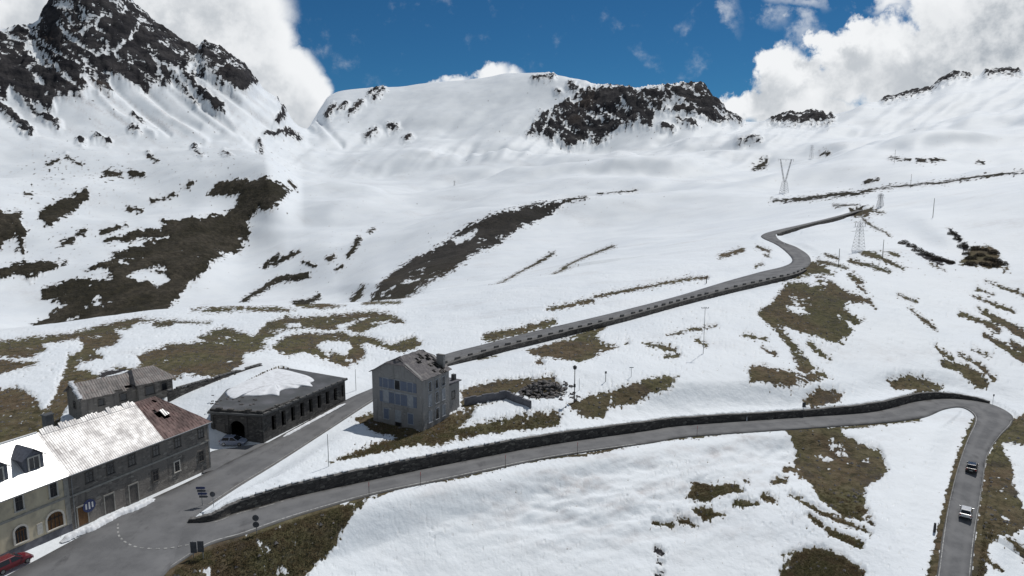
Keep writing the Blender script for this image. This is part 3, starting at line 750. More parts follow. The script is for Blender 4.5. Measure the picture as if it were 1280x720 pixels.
def stone_mat(name, c1, c2, c3, mortar, sx=1.1, sy=0.45, plaster=0.0, bump=.5):
    """rubble masonry: cells of stone, streaks of damp, patches of old render"""
    m, t, b = new_mat(name)
    co = t.n('ShaderNodeTexCoord').outputs['Object']
    v = t.mapping(co, (1 / sx, 1 / sx, 1 / sy))
    vo = t.n('ShaderNodeTexVoronoi', feature='DISTANCE_TO_EDGE')
    t.put(vo.inputs['Vector'], v)
    vo.inputs['Scale'].default_value = 1.6
    vc = t.n('ShaderNodeTexVoronoi')
    t.put(vc.inputs['Vector'], v)
    vc.inputs['Scale'].default_value = 1.6
    cell = t.n('ShaderNodeSeparateColor')
    t.put(cell.inputs[0], vc.outputs['Color'])
    c = t.mixc(cell.outputs[0], c1, c2)
    c = t.mixc(t.ramp(cell.outputs[1], .75, .95), c, c3)
    c = t.mixc(t.ramp(vo.outputs['Distance'], 0.06, 0.0), c, mortar)
    big = t.noise(co, 0.35, 5, 0.65)
    if plaster:
        c = t.mixc(t.ramp(big, .62 - plaster * .3, .52 - plaster * .3, 1, 0), c, t.mixc(t.noise(co, 1.5, 5), mortar, c1))
    st = t.noise(t.mapping(co, (1.6, 1.6, .16)), 1.0, 4, 0.6)
    c = t.mixc(t.ramp(st, .5, .75, 0, .55), c, tuple(x * .45 for x in c2))
    t.put(b.inputs['Base Color'], c)
    b.inputs['Roughness'].default_value = 0.9
    b.inputs['Specular IOR Level'].default_value = 0.2
    t.put(b.inputs['Normal'], t.bump(t.ramp(vo.outputs['Distance'], 0, .14), bump, 0.05))
    return m


def terrain_mat():
    m, t, b = new_mat('snow_and_turf')
    pos = t.n('ShaderNodeNewGeometry').outputs['Position']
    bare, rock, stain, farv = t.attr('bare'), t.attr('rock'), t.attr('stain'), t.attr('far')
    nf = t.noise(pos, 0.9, 5, 0.65)
    nm = t.noise(pos, 0.12, 6, 0.65)
    e = t.mixf(farv, nf, nm)
    edge = t.math('ADD', bare, t.math('MULTIPLY', t.math('SUBTRACT', e, 0.5), 11.0))
    mask = t.ramp(edge, -0.35, 0.45)
    # turf: olive and rusty dead grass, dark wet hollows
    g1 = t.noise(pos, 0.05, 5, 0.6, 0.6)
    g2 = t.noise(t.mapping(pos, (1, 1, 2.0)), 0.55, 6, 0.7)
    g3 = t.noise(pos, 0.012, 4, 0.6)
    turf = t.mixc(t.ramp(g1, .38, .62), (0.112, 0.104, 0.055), (0.125, 0.092, 0.060))
    turf = t.mixc(t.ramp(g2, .45, .75), turf, (0.165, 0.142, 0.092))
    turf = t.mixc(t.ramp(g2, .50, .28), turf, (0.044, 0.040, 0.025))
    terr = t.noise(t.mapping(pos, (.5, .5, 3.5)), 1.0, 5, .65, .8)
    turf = t.mixc(t.ramp(terr, .48, .66, 0, .7), turf, (0.040, 0.040, 0.022))
    turf = t.mixc(t.ramp(t.noise(pos, .16, 5, .7), .52, .68, 0, .75), turf, (0.070, 0.060, 0.050))
    turf = t.mixc(t.ramp(g3, .45, .7, 0, .5), turf, (0.050, 0.052, 0.030))
    fturf = t.mixc(t.ramp(t.noise(t.mapping(pos, (1, .35, 1), (0, 0, .6)), 0.035, 6, .65), .4, .65), (0.042, 0.038, 0.026), (0.078, 0.068, 0.052))
    fturf = t.mixc(t.ramp(t.noise(pos, 0.2, 4, .7), .42, .62, .55, 0), fturf, (0.02, 0.019, 0.017))
    turf = t.mixc(t.ramp(farv, .1, .6), turf, fturf)
    r1 = t.noise(t.mapping(pos, (1, 1, 2.2)), 0.022, 7, 0.68)
    rockc = t.mixc(t.ramp(r1, .36, .66), (0.019, 0.019, 0.023), (0.058, 0.055, 0.057))
    rockc = t.mixc(t.ramp(t.noise(pos, 0.008, 5, .6), .56, .72), rockc, (0.058, 0.047, 0.042))
    ground = t.mixc(t.ramp(rock, .4, .6), turf, rockc)
    # snow: slightly grey-brown where dust has come out on it
    s1 = t.noise(pos, 0.03, 4, 0.6)
    snow = t.mixc(t.ramp(s1, .35, .7), (0.785, 0.825, 0.86), (0.73, 0.775, 0.82))
    dirt = t.math('MULTIPLY', stain, t.ramp(t.noise(pos, .35, 6, .7), .3, .65), clamp=True)
    snow = t.mixc(t.math('MULTIPLY', dirt, 0.72), snow, (0.42, 0.385, 0.38))
    # a rim of thin dirty snow along melting edges
    snow = t.mixc(t.ramp(edge, -3.0, -0.3, 0, .30), snow, (0.48, 0.45, 0.42))
    t.put(b.inputs['Base Color'], t.mixc(mask, snow, ground))
    t.put(b.inputs['Roughness'], t.mixf(mask, 0.62, 0.95))
    t.put(b.inputs['Specular IOR Level'], t.mixf(mask, 0.25, 0.1))
    hs = t.math('ADD', t.math('MULTIPLY', t.noise(pos, 0.45, 5, 0.55), t.math('SUBTRACT', 1.0, farv)), t.math('MULTIPLY', t.noise(pos, 0.02, 2, 0.45), t.math('MULTIPLY', farv, 2.5)))
    hg = t.math('ADD', t.math('MULTIPLY', g2, 1.0), t.math('MULTIPLY', t.noise(pos, .06, 6, .7), t.math('MULTIPLY', farv, 10.0)))
    h = t.mixf(mask, t.math('MULTIPLY', hs, .38), t.math('MULTIPLY', hg, .8))
    t.put(b.inputs['Normal'], t.bump(h, 0.7, 1.0))
    return m


def asphalt_mat():
    m, t, b = new_mat('asphalt')
    pos = t.n('ShaderNodeNewGeometry').outputs['Position']
    n1 = t.noise(pos, 0.25, 5, 0.6)
    n2 = t.noise(pos, 9.0, 3, 0.6)
    n3 = t.noise(t.mapping(pos, (1, .35, 1), (0, 0, -.4)), 0.5, 5, 0.65)
    c = t.mixc(t.ramp(n1, .35, .65), (0.168, 0.170, 0.175), (0.122, 0.124, 0.129))
    c = t.mixc(t.ramp(n3, .55, .72), c, (0.092, 0.092, 0.096))
    c = t.mixc(t.ramp(n2, .4, .7, 0, .4), c, (0.19, 0.19, 0.195))
    ac = t.attr('across')
    # wheel tracks worn smoother and lighter, grit and melt water along the edges
    tr = t.math('ABSOLUTE', t.math('SUBTRACT', t.math('ABSOLUTE', t.math('SUBTRACT', ac, .5)), .24))
    c = t.mixc(t.math('MULTIPLY', t.ramp(tr, .13, .02), t.ramp(n3, .3, .6, .15, .6)), c, (0.185, 0.185, 0.188))
    ed = t.math('ABSOLUTE', t.math('SUBTRACT', ac, .5))
    wet = t.math('MULTIPLY', t.ramp(t.math('ADD', ed, t.math('MULTIPLY', t.math('SUBTRACT', n3, .5), .5)), .40, .50), t.ramp(n1, .35, .55))
    c = t.mixc(t.math('MULTIPLY', wet, .75), c, (0.055, 0.053, 0.052))
    c = t.mixc(t.math('MULTIPLY', t.ramp(ed, .455, .5), t.ramp(n2, .4, .6, .2, .8)), c, (0.17, 0.155, 0.135))
    t.put(b.inputs['Base Color'], c)
    t.put(b.inputs['Roughness'], t.math('SUBTRACT', t.ramp(n1, .3, .7, .75, .92), t.math('MULTIPLY', wet, .35)))
    b.inputs['Specular IOR Level'].default_value = 0.25
    t.put(b.inputs['Normal'], t.bump(n2, .25, .02))
    return m


def paint_mat():
    m, t, b = new_mat('worn_road_paint')
    pos = t.n('ShaderNodeNewGeometry').outputs['Position']
    f = t.noise(pos, 2.2, 5, .7)
    t.put(b.inputs['Base Color'], t.mixc(t.ramp(f, .42, .62), (0.40, 0.40, 0.39), (0.18, 0.18, 0.18)))
    b.inputs['Roughness'].default_value = .8
    return m


def ribbed_mat(name, c1, c2, c3, period, metal, rough, lo=.4, hi=.62, axis='x', strip=.6, tile=(.9, 1.0)):
    """corrugated sheet: ribs run up the slope, sheets lie in overlapping rows"""
    m, t, b = new_mat(name)
    co = t.n('ShaderNodeTexCoord').outputs['Object']
    sp = t.n('ShaderNodeSeparateXYZ')
    t.put(sp.inputs[0], co)
    w = t.math('SINE', t.math('MULTIPLY', sp.outputs[0], 2 * math.pi / period))
    rows = t.math('FRACT', t.math('DIVIDE', sp.outputs[2], tile[1]))
    f = t.noise(co, .5, 6, .65)
    c = t.mixc(t.ramp(f, lo, hi), c1, c2)
    f2 = t.noise(t.mapping(co, (2.2, .5, .5)), 1.3, 4, .6)
    c = t.mixc(t.ramp(f2, .52, .72, 0, strip), c, c3)
    c = t.mixc(t.ramp(rows, .10, .02, 0, .45), c, tuple(x * .45 for x in c2))
    # every sheet has weathered its own way
    br = t.n('ShaderNodeTexBrick')
    t.put(br.inputs['Vector'], t.n('ShaderNodeCombineXYZ').outputs[0])
    cx = br.inputs['Vector'].links[0].from_node
    t.put(cx.inputs[0], sp.outputs[0])
    t.put(cx.inputs[1], sp.outputs[2])
    br.inputs['Scale'].default_value = 1.0
    br.inputs['Brick Width'].default_value = tile[0]
    br.inputs['Row Height'].default_value = tile[1]
    br.inputs['Mortar Size'].default_value = 0.0
    br.inputs['Color1'].default_value = (1, 1, 1, 1)
    br.inputs['Color2'].default_value = (.74, .73, .72, 1)
    c = t.mixc(.8, c, br.outputs['Color'], 'MULTIPLY')
    t.put(b.inputs['Base Color'], c)
    b.inputs['Metallic'].default_value = metal
    t.put(b.inputs['Roughness'], t.ramp(f, .3, .7, rough, rough + .2))
    t.put(b.inputs['Normal'], t.bump(t.math('ADD', w, t.math('MULTIPLY', rows, .6)), .5, .04))
    return m


M = {}
M['ground'] = terrain_mat()
M['asphalt'] = asphalt_mat()
M['paint'] = paint_mat()
M['snow'] = simple('packed_snow', (.80, .825, .86), (.62, .63, .65), 1.2, .6, bump=.5, bdist=.15, lo=.4, hi=.75)
M['wall_stone'] = stone_mat('retaining_wall_stone', (.115, .105, .097), (.062, .058, .055), (.18, .168, .15), (.040, .037, .035), 1.2, .5)
M['guard_stone'] = simple('guard_stone', (.17, .165, .16), (.10, .098, .095), 3, .9, bump=.3)
M['yellow'] = simple('ochre_render', (.66, .585, .43), (.57, .50, .365), 1.2, .9, stretch=(1, 1, .35), c3=(.36, .32, .25), bump=.15)
M['grey_stone'] = stone_mat('grey_house_stone', (.225, .205, .185), (.135, .124, .113), (.30, .28, .25), (.19, .175, .16), 1.0, .42, plaster=.25)
M['old_stone'] = stone_mat('ruined_house_stone', (.29, .28, .275), (.205, .20, .198), (.38, .37, .36), (.27, .265, .26), 1.1, .45, plaster=.4)
M['shed_stone'] = stone_mat('shed_stone', (.105, .10, .096), (.06, .058, .056), (.15, .145, .135), (.07, .067, .065), 1.1, .45)
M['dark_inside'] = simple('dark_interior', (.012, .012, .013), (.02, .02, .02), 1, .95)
M['white_metal'] = simple('white_painted_sheet_roof', (.86, .86, .85), (.78, .78, .77), .6, .4, metal=.35, stretch=(3, .5, .5), spec=.5)
M['silver'] = ribbed_mat('silver_sheet_roof', (.78, .77, .76), (.64, .62, .61), (.46, .43, .42), .30, .5, .5, strip=.5, tile=(.32, .5))
M['rust'] = ribbed_mat('rusty_red_sheet_roof', (.165, .095, .086), (.105, .065, .06), (.20, .15, .135), .42, .1, .6)
M['grey_sheet'] = ribbed_mat('grey_sheet_roof', (.24, .22, .21), (.17, .16, .155), (.20, .125, .11), .42, .1, .6)
M['slate'] = simple('blue_grey_slate', (.13, .14, .17), (.085, .09, .11), 3, .5, bump=.4, spec=.4)
M['slab_roof'] = simple('bitumen_flat_roof', (.085, .088, .090), (.055, .058, .058), .5, .6, c3=(.13, .13, .14), scale3=.25, spec=.4)
M['frame_white'] = simple('white_stone_surround', (.58, .56, .51), (.48, .46, .42), 4, .8)
M['course'] = simple('pale_string_course', (.36, .345, .31), (.27, .26, .24), 2, .85)
M['glass'] = simple('window_glass', (.018, .02, .024), (.03, .032, .036), 1, .12, spec=.6)
M['brown_wood'] = simple('brown_wood', (.16, .085, .035), (.10, .05, .022), 2, .7, stretch=(6, 6, 1))
M['grey_wood'] = simple('weathered_wood', (.13, .12, .11), (.075, .07, .066), 3, .85, stretch=(5, 5, 1))
M['blue_shutter'] = simple('faded_blue_shutter', (.15, .18, .25), (.13, .15, .20), 3, .8, stretch=(4, 4, 1))
M['pale_panel'] = simple('pale_boarding', (.36, .375, .40), (.27, .285, .31), 2, .85)
M['beam'] = simple('charred_rafter', (.06, .055, .055), (.035, .033, .033), 3, .9)
M['stone_slate'] = simple('stone_slate_roof', (.155, .145, .15), (.095, .09, .095), 4, .85, bump=.6, bdist=.06, c3=(.20, .185, .18), scale3=1.2)
M['post'] = simple('dark_steel', (.045, .046, .05), (.03, .03, .033), 4, .5, metal=.4)
M['galv'] = simple('galvanised_steel', (.30, .31, .32), (.22, .23, .24), 5, .45, metal=.5)
M['pylon'] = simple('pylon_steel', (.34, .34, .35), (.26, .26, .27), 2, .55, metal=.3)
M['pole_wood'] = simple('pole_wood', (.085, .07, .058), (.055, .046, .04), 4, .9, stretch=(5, 5, .6))
M['sign_back'] = simple('sign_back_grey', (.085, .088, .10), (.06, .062, .07), 4, .5)
M['sign_blue'] = simple('sign_blue', (.045, .06, .15), (.04, .05, .12), 3, .45)
M['sign_white'] = simple('sign_white', (.70, .70, .69), (.6, .6, .6), 3, .5)
M['sign_red'] = simple('sign_red', (.35, .03, .03), (.28, .03, .03), 3, .5)
M['tyre'] = simple('tyre_rubber', (.016, .016, .017), (.022, .022, .022), 5, .85)
M['rim'] = simple('wheel_rim', (.42, .43, .44), (.3, .3, .31), 5, .35, metal=.7)
M['car_glass'] = simple('car_glass', (.015, .018, .022), (.02, .022, .026), 1, .06, spec=.7)
M['plastic'] = simple('black_plastic', (.02, .02, .021), (.03, .03, .03), 4, .6)
M['lamp_red'] = simple('tail_lamp', (.30, .015, .012), (.22, .01, .01), 4, .3)
M['lamp_clear'] = simple('head_lamp', (.62, .64, .66), (.5, .5, .52), 4, .15, spec=.6)
M['plate'] = simple('number_plate_white', (.72, .72, .70), (.66, .66, .64), 4, .5)
M['slide'] = simple('fallen_stone', (.20, .185, .18), (.10, .095, .095), 2, .95, bump=.5, bdist=.06)
M['concrete'] = simple('old_concrete', (.15, .15, .165), (.105, .105, .118), 1.2, .9, bump=.2)
M['bush'] = simple('dark_scrub_leaf', (.065, .052, .036), (.040, .034, .026), 2, .9)
M['twig'] = simple('scrub_twig', (.08, .062, .046), (.05, .04, .032), 4, .9)
M['tarp'] = simple('car_paint_blue_grey', (.27, .31, .40), (.24, .275, .36), 2, .22, spec=.6)


def car_paint(name, c):
    m, t, b = new_mat(name)
    b.inputs['Base Color'].default_value = (*c, 1)
    b.inputs['Roughness'].default_value = .22
    b.inputs['Coat Weight'].default_value = .8
    b.inputs['Coat Roughness'].default_value = .05
    t.put(b.inputs['Base Color'], t.mixc(t.ramp(t.noise(t.n('ShaderNodeTexCoord').outputs['Object'], 1.6, 4), .4, .7), c, tuple(x * .82 + .01 for x in c)))
    return m


M['car_red'] = car_paint('car_paint_dark_red', (.16, .012, .022))
M['car_white'] = car_paint('car_paint_white', (.70, .70, .70))
M['car_black'] = car_paint('car_paint_black', (.012, .012, .014))

# grass blades: several dry tints
gm, gt, gb = new_mat('dry_grass')
gpos = gt.n('ShaderNodeNewGeometry').outputs['Position']
gc = gt.mixc(gt.ramp(gt.noise(gpos, .35, 4, .6), .38, .62), (.19, .178, .095), (.21, .16, .10))
gc = gt.mixc(gt.ramp(gt.noise(gpos, 3.0, 3, .7), .55, .8), gc, (.28, .24, .15))
gc = gt.mixc(gt.ramp(gt.noise(gpos, 1.7, 3, .7), .45, .25), gc, (.115, .115, .06))
gt.put(gb.inputs['Base Color'], gc)
gtr = gt.n('ShaderNodeBsdfTranslucent')
gt.put(gtr.inputs[0], gc)
gmx = gt.n('ShaderNodeMixShader')
gmx.inputs[0].default_value = .45
gt.put(gmx.inputs[1], gb.outputs[0])
gt.put(gmx.inputs[2], gtr.outputs[0])
gm.node_tree.links.new(gmx.outputs[0], gm.node_tree.nodes['Material Output'].inputs[0])
gb.inputs['Roughness'].default_value = .9
gb.inputs['Specular IOR Level'].default_value = .1
M['grass'] = gm


# ------------------------------------------------------------------ mesh helpers
class MB:
    """collects shapes and links them as one mesh object"""
    def __init__(self):
        self.v, self.f, self.mi = [], [], []
        self.cur = 0

    def add(self, vs, fs):
        b = len(self.v)
        self.v += [tuple(p) for p in vs]
        self.f += [tuple(b + i for i in q) for q in fs]
        self.mi += [self.cur] * len(fs)
        return self

    def box(self, x0, x1, y0, y1, z0, z1):
        return self.hexa([(x0, y0, z0), (x1, y0, z0), (x1, y1, z0), (x0, y1, z0), (x0, y0, z1), (x1, y0, z1), (x1, y1, z1), (x0, y1, z1)])

    def hexa(self, c):
        return self.add(c, [(0, 3, 2, 1), (4, 5, 6, 7), (0, 1, 5, 4), (1, 2, 6, 5), (2, 3, 7, 6), (3, 0, 4, 7)])

    def prism(self, poly, z0, z1):
        n = len(poly)
        vs = [(x, y, z0) for x, y in poly] + [(x, y, z1) for x, y in poly]
        return self.add(vs, [tuple(range(n))[::-1], tuple(range(n, 2 * n))] + [(i, (i + 1) % n, n + (i + 1) % n, n + i) for i in range(n)])

    def slab(self, pts, th):
        """a plate: pts are the top face, thickness th along its normal"""
        p = [Vector(q) for q in pts]
        nr = (p[1] - p[0]).cross(p[2] - p[0]).normalized()
        n = len(p)
        vs = p + [q - nr * th for q in p]
        return self.add(vs, [tuple(range(n)), tuple(range(n, 2 * n))[::-1]] + [(i, n + i, n + (i + 1) % n, (i + 1) % n) for i in range(n)])

    def bar(self, a, b, w, h=None):
        a, b = Vector(a), Vector(b)
        h = h or w
        d = (b - a).normalized()
        up = Vector((0, 0, 1)) if abs(d.z) < .95 else Vector((1, 0, 0))
        s = d.cross(up).normalized() * w / 2
        u = s.cross(d).normalized() * h / 2
        c = []
        for q in (a, b):
            c += [q - s - u, q + s - u, q + s + u, q - s + u]
        return self.add(c, [(3, 2, 1, 0), (4, 5, 6, 7), (0, 1, 5, 4), (1, 2, 6, 5), (2, 3, 7, 6), (3, 0, 4, 7)])

    def tube(self, pts, rads, n=8, cap=True):
        pts = [Vector(p) for p in pts]
        vs, fs = [], []
        for i, p in enumerate(pts):
            d = (pts[min(i + 1, len(pts) - 1)] - pts[max(i - 1, 0)]).normalized()
            up = Vector((0, 0, 1)) if abs(d.z) < .9 else Vector((1, 0, 0))
            s = d.cross(up).normalized()
            u = s.cross(d)
            for k in range(n):
                a = 2 * math.pi * k / n
                vs.append(p + (s * math.cos(a) + u * math.sin(a)) * rads[i])
        for i in range(len(pts) - 1):
            for k in range(n):
                fs.append((i * n + k, i * n + (k + 1) % n, (i + 1) * n + (k + 1) % n, (i + 1) * n + k))
        if cap:
            fs.append(tuple(range(n))[::-1])
            fs.append(tuple(range((len(pts) - 1) * n, len(pts) * n)))
        return self.add(vs, fs)

    def disc(self, c, axis, r, th, n=16):
        c, a = Vector(c), Vector(axis).normalized()
        return self.tube([c - a * th / 2, c + a * th / 2], [r, r], n)

    def rock(self, c, s, seed):
        rnd = random.Random(seed)
        bm = bmesh.new()
        bmesh.ops.create_icosphere(bm, subdivisions=1, radius=1)
        ax = Vector((rnd.uniform(-1, 1), rnd.uniform(-1, 1), rnd.uniform(-1, 1))).normalized()
        rot = Matrix.Rotation(rnd.uniform(0, 6.28), 3, ax)
        for v in bm.verts:
            v.co = rot @ (v.co * rnd.uniform(.72, 1.12))
            v.co = Vector((v.co.x * s[0], v.co.y * s[1], v.co.z * s[2])) + Vector(c)
        vs = [v.co.copy() for v in bm.verts]
        fs = [tuple(v.index for v in f.verts) for f in bm.faces]
        bm.free()
        return self.add(vs, fs)

    def build(self, name, mats, parent=None, smooth=False, bevel=0.0):
        me = bpy.data.meshes.new(name)
        me.from_pydata(self.v, [], self.f)
        for m in (mats if isinstance(mats, (list, tuple)) else [mats]):
            me.materials.append(m)
        if len(me.materials) > 1:
            me.polygons.foreach_set('material_index', self.mi)
        bm = bmesh.new()
        bm.from_mesh(me)
        bmesh.ops.recalc_face_normals(bm, faces=bm.faces)
        if bevel:
            bmesh.ops.bevel(bm, geom=list(bm.edges), offset=bevel, segments=2, affect='EDGES', profile=.6, clamp_overlap=True)
        bm.to_mesh(me)
        bm.free()
        if smooth:
            me.polygons.foreach_set('use_smooth', [True] * len(me.polygons))
        me.update()
        o = bpy.data.objects.new(name, me)
        COL.objects.link(o)
        if parent is not None:
            o.parent = parent
        return o


def tag(o, label=None, cat=None, group=None, kind=None):
    for k, v in (('label', label), ('category', cat), ('group', group), ('kind', kind)):
        if v:
            o[k] = v
    return o


def thing(name, label, cat, loc=(0, 0, 0), rz=0.0, group=None):
    o = bpy.data.objects.new(name, None)
    o.empty_display_size = .5
    COL.objects.link(o)
    o.location = loc
    o.rotation_euler = (0, 0, rz)
    return tag(o, label, cat, group)


def copy_tree(o, parent=None):
    c = o.copy()
    COL.objects.link(c)
    c.parent = parent
    for ch in list(o.children):
        copy_tree(ch, c)
    return c


# ------------------------------------------------------------------ the ground sheet
def build_ground():
    me = bpy.data.meshes.new('ground')
    nv = NR * NA
    me.vertices.add(nv)
    me.vertices.foreach_set('co', np.stack([X, Y, Z], -1).astype(np.float32).ravel())
    i, j = np.meshgrid(np.arange(NR - 1), np.arange(NA - 1), indexing='ij')
    a = (i * NA + j).ravel()
    q = np.stack([a, a + 1, a + NA + 1, a + NA], 1).astype(np.int32)
    nf = len(q)
    me.loops.add(nf * 4)
    me.loops.foreach_set('vertex_index', q.ravel())
    me.polygons.add(nf)
    me.polygons.foreach_set('loop_start', np.arange(0, nf * 4, 4, dtype=np.int32))
    me.polygons.foreach_set('use_smooth', np.ones(nf, bool))
    me.update(calc_edges=True)
    for nm, arr in (('bare', BARE), ('rock', ROCK), ('stain', STAIN), ('far', sm(150, 900, R)[:, None] + 0 * Z)):
        at = me.attributes.new(nm, 'FLOAT', 'POINT')
        at.data.foreach_set('value', arr.astype(np.float32).ravel())
    me.materials.append(M['ground'])
    o = bpy.data.objects.new('ground', me)
    COL.objects.link(o)
    return tag(o, 'snow covered mountain ground with bare turf and rock showing through', kind='structure')


def build_road(name, l, r, label, plain=()):
    mb = MB()
    n = len(l)
    k = 7
    for a, b in zip(l, r):
        for t in np.linspace(0, 1, k):
            p = a + (b - a) * t
            mb.v.append((p[0], p[1], p[2] + 0.05 * (1 - (2 * t - 1) ** 2)))
    for i in range(n - 1):
        for t in range(k - 1):
            mb.f.append((i * k + t, i * k + t + 1, (i + 1) * k + t + 1, (i + 1) * k + t))
            mb.mi.append(0)
    # a skirt so the road has an edge of its own
    for s in (0, k - 1):
        b = len(mb.v)
        for i in range(n):
            p = mb.v[i * k + s]
            mb.v.append((p[0], p[1], p[2] - .3))
        for i in range(n - 1):
            mb.f.append((i * k + s, (i + 1) * k + s, b + i + 1, b + i))
            mb.mi.append(0)
    o = mb.build(name, M['asphalt'])
    at = o.data.attributes.new('across', 'FLOAT', 'POINT')
    ac_ = [.5 if (q // k) in plain else q % k / (k - 1) for q in range(n * k)] + [.5] * n + [.5] * n
    at.data.foreach_set('value', ac_)
    o.data.polygons.foreach_set('use_smooth', [True] * len(o.data.polygons))
    return tag(o, label, kind='structure')


def road_z(l, r, i, t):
    p = l[i] + (r[i] - l[i]) * t
    return Vector((p[0], p[1], p[2] + 0.05 * (1 - (2 * t - 1) ** 2)))


def edge_line(mb, l, r, i0, i1, off, w=.14, dash=None):
    """a painted line beside an edge; off metres in from the l side (negative: from the r side)"""
    acc = 0.0
    prev = None
    for i in range(i0, i1):
        ww = np.linalg.norm(r[i] - l[i])
        if off >= 0:
            t0, t1 = off / ww, (off + w) / ww
        else:
            t0, t1 = 1 + (off - w) / ww, 1 + off / ww
        a, b = road_z(l, r, i, t0), road_z(l, r, i, t1)
        a.z += .012
        b.z += .012
        if prev is not None:
            acc += (a - prev[0]).length
            if dash is None or (acc % (dash[0] + dash[1])) < dash[0]:
                mb.add([prev[0], prev[1], b, a], [(0, 1, 2, 3)])
        prev = (a, b)


# ------------------------------------------------------------------ sun, sky, camera
SUN_EL, SUN_AZ = math.radians(55), math.radians(36)
sun_dir = Vector((math.sin(SUN_AZ) * math.cos(SUN_EL), math.cos(SUN_AZ) * math.cos(SUN_EL), math.sin(SUN_EL)))
sl = bpy.data.lights.new('sun', 'SUN')
sl.energy = 5.0
sl.angle = math.radians(0.5)
sl.color = (1.0, .968, .92)
so = bpy.data.objects.new('sun', sl)
so.rotation_euler = sun_dir.to_track_quat('Z', 'Y').to_euler()
so.location = (60, 90, 300)
COL.objects.link(so)

cam = bpy.data.cameras.new('camera')
cam.sensor_width = 36
cam.lens = 36 * F / 1280
cam.clip_start = 1
cam.clip_end = 30000
co_ = bpy.data.objects.new('camera', cam)
co_.location = (0, 0, CZ)
co_.rotation_euler = (math.pi / 2 - PITCH, 0, 0)
COL.objects.link(co_)
scene.camera = co_

world = bpy.data.worlds.new('World')
scene.world = world
world.use_nodes = True
wt = NT(world.node_tree)
bg = world.node_tree.nodes['Background']
sky = wt.n('ShaderNodeTexSky', sky_type='NISHITA')
sky.sun_disc = False
sky.sun_elevation = SUN_EL
sky.sun_rotation = SUN_AZ
sky.altitude = 2400
sky.air_density = 1.0
sky.dust_density = 0.3
sky.ozone_density = 3.0


def cloud_px(u, v):
    d = ray(u, v)
    return d[0] / d[1], d[2] / d[1]


# cumulus: soft ellipses on the sky broken up by noise (directions, fixed in the world)
BLOBS = [  # u, v, half width, half height, weight
    (60, -10, 140, 60, 1.1), (250, 20, 110, 75, 1.3), (330, 60, 45, 50, 1.0), (352, 100, 52, 38, 1.25), (382, 128, 34, 40, 1.2), (392, 165, 34, 30, 1.2), (300, 100, 90, 50, 1.2), (150, -60, 200, 80, 1.2),
    (614, 94, 32, 15, .75), (574, 102, 24, 9, .5), (543, 103, 12, 8, .45), (640, 100, 22, 12, .6),
    (975, 92, 34, 34, 1.15), (1005, 110, 40, 40, 1.1), (1050, 82, 42, 46, 1.2), (1085, 58, 40, 38, 1.2), (1130, 85, 70, 60, 1.2), (1200, 50, 70, 90, 1.3), (1290, 40, 100, 110, 1.4), (1400, 20, 140, 140, 1.4),
    (930, 135, 60, 20, 1.0), (880, 142, 40, 14, .8), (1000, 138, 80, 24, 1.0), (1180, 0, 50, 40, 1.0),
    (1000, 2, 40, 10, .30), (1012, 40, 30, 24, .24), (975, 25, 24, 16, .2), (1110, 2, 40, 14, .5), (1150, 16, 26, 18, .5), (914, 18, 16, 30, .2), (1020, 64, 26, 18, .24)]
wg = bpy.data.node_groups.new('cloud_cover', 'ShaderNodeTree')
wg.interface.new_socket('Dir', in_out='INPUT', socket_type='NodeSocketVector')
wg.interface.new_socket('Cover', in_out='OUTPUT', socket_type='NodeSocketFloat')
g = NT(wg)
gi, go = g.n('NodeGroupInput'), g.n('NodeGroupOutput')
sp = g.n('ShaderNodeSeparateXYZ')
g.put(sp.inputs[0], gi.outputs[0])
dy = g.math('MAXIMUM', sp.outputs[1], 0.05)
px = g.math('DIVIDE', sp.outputs[0], dy)
py = g.math('DIVIDE', sp.outputs[2], dy)
cmb = g.n('ShaderNodeCombineXYZ')
g.put(cmb.inputs[0], px)
g.put(cmb.inputs[1], py)
pv = cmb.outputs[0]
n_big = g.noise(pv, 9.0, 8, .6, .3)
n_small = g.noise(g.mapping(pv, (1, 1, 1), (0, 0, 0), (3, 5, 0)), 26.0, 7, .62)
pert = g.math('ADD', g.math('MULTIPLY', g.math('SUBTRACT', n_big, .5), .10), g.math('MULTIPLY', g.math('SUBTRACT', n_small, .5), .055))
qx = g.math('ADD', px, pert)
qy = g.math('SUBTRACT', py, g.math('MULTIPLY', pert, .8))
tot = None
for u, v, hw, hh, wt_ in BLOBS:
    cx, cy = cloud_px(u, v)
    ex = g.math('DIVIDE', g.math('SUBTRACT', qx, cx), hw / 853.)
    ey = g.math('DIVIDE', g.math('SUBTRACT', qy, cy), hh / 853.)
    d2 = g.math('ADD', g.math('MULTIPLY', ex, ex), g.math('MULTIPLY', ey, ey))
    w = g.math('MULTIPLY', g.math('MAXIMUM', g.math('SUBTRACT', 1.35, d2), 0.0), wt_)
    tot = w if tot is None else g.math('MAXIMUM', tot, w)
tot = g.math('ADD', tot, g.math('MULTIPLY', g.math('SUBTRACT', n_small, .5), 1.1))
tot = g.math('ADD', tot, g.math('MULTIPLY', g.math('SUBTRACT', n_big, .5), .7))
front = g.ramp(sp.outputs[1], .1, .3)
g.put(go.inputs[0], g.math('MULTIPLY', tot, front))

tc = wt.n('ShaderNodeTexCoord').outputs['Generated']


def cover(vec):
    o = wt.n('ShaderNodeGroup')
    o.node_tree = wg
    wt.put(o.inputs[0], vec)
    return o.outputs[0]


c0 = cover(tc)
up = wt.n('ShaderNodeVectorMath', operation='ADD')
wt.put(up.inputs[0], tc)
up.inputs[1].default_value = (.012, 0, .030)
c1 = cover(up.outputs[0])
mask = wt.ramp(c0, .06, .86)
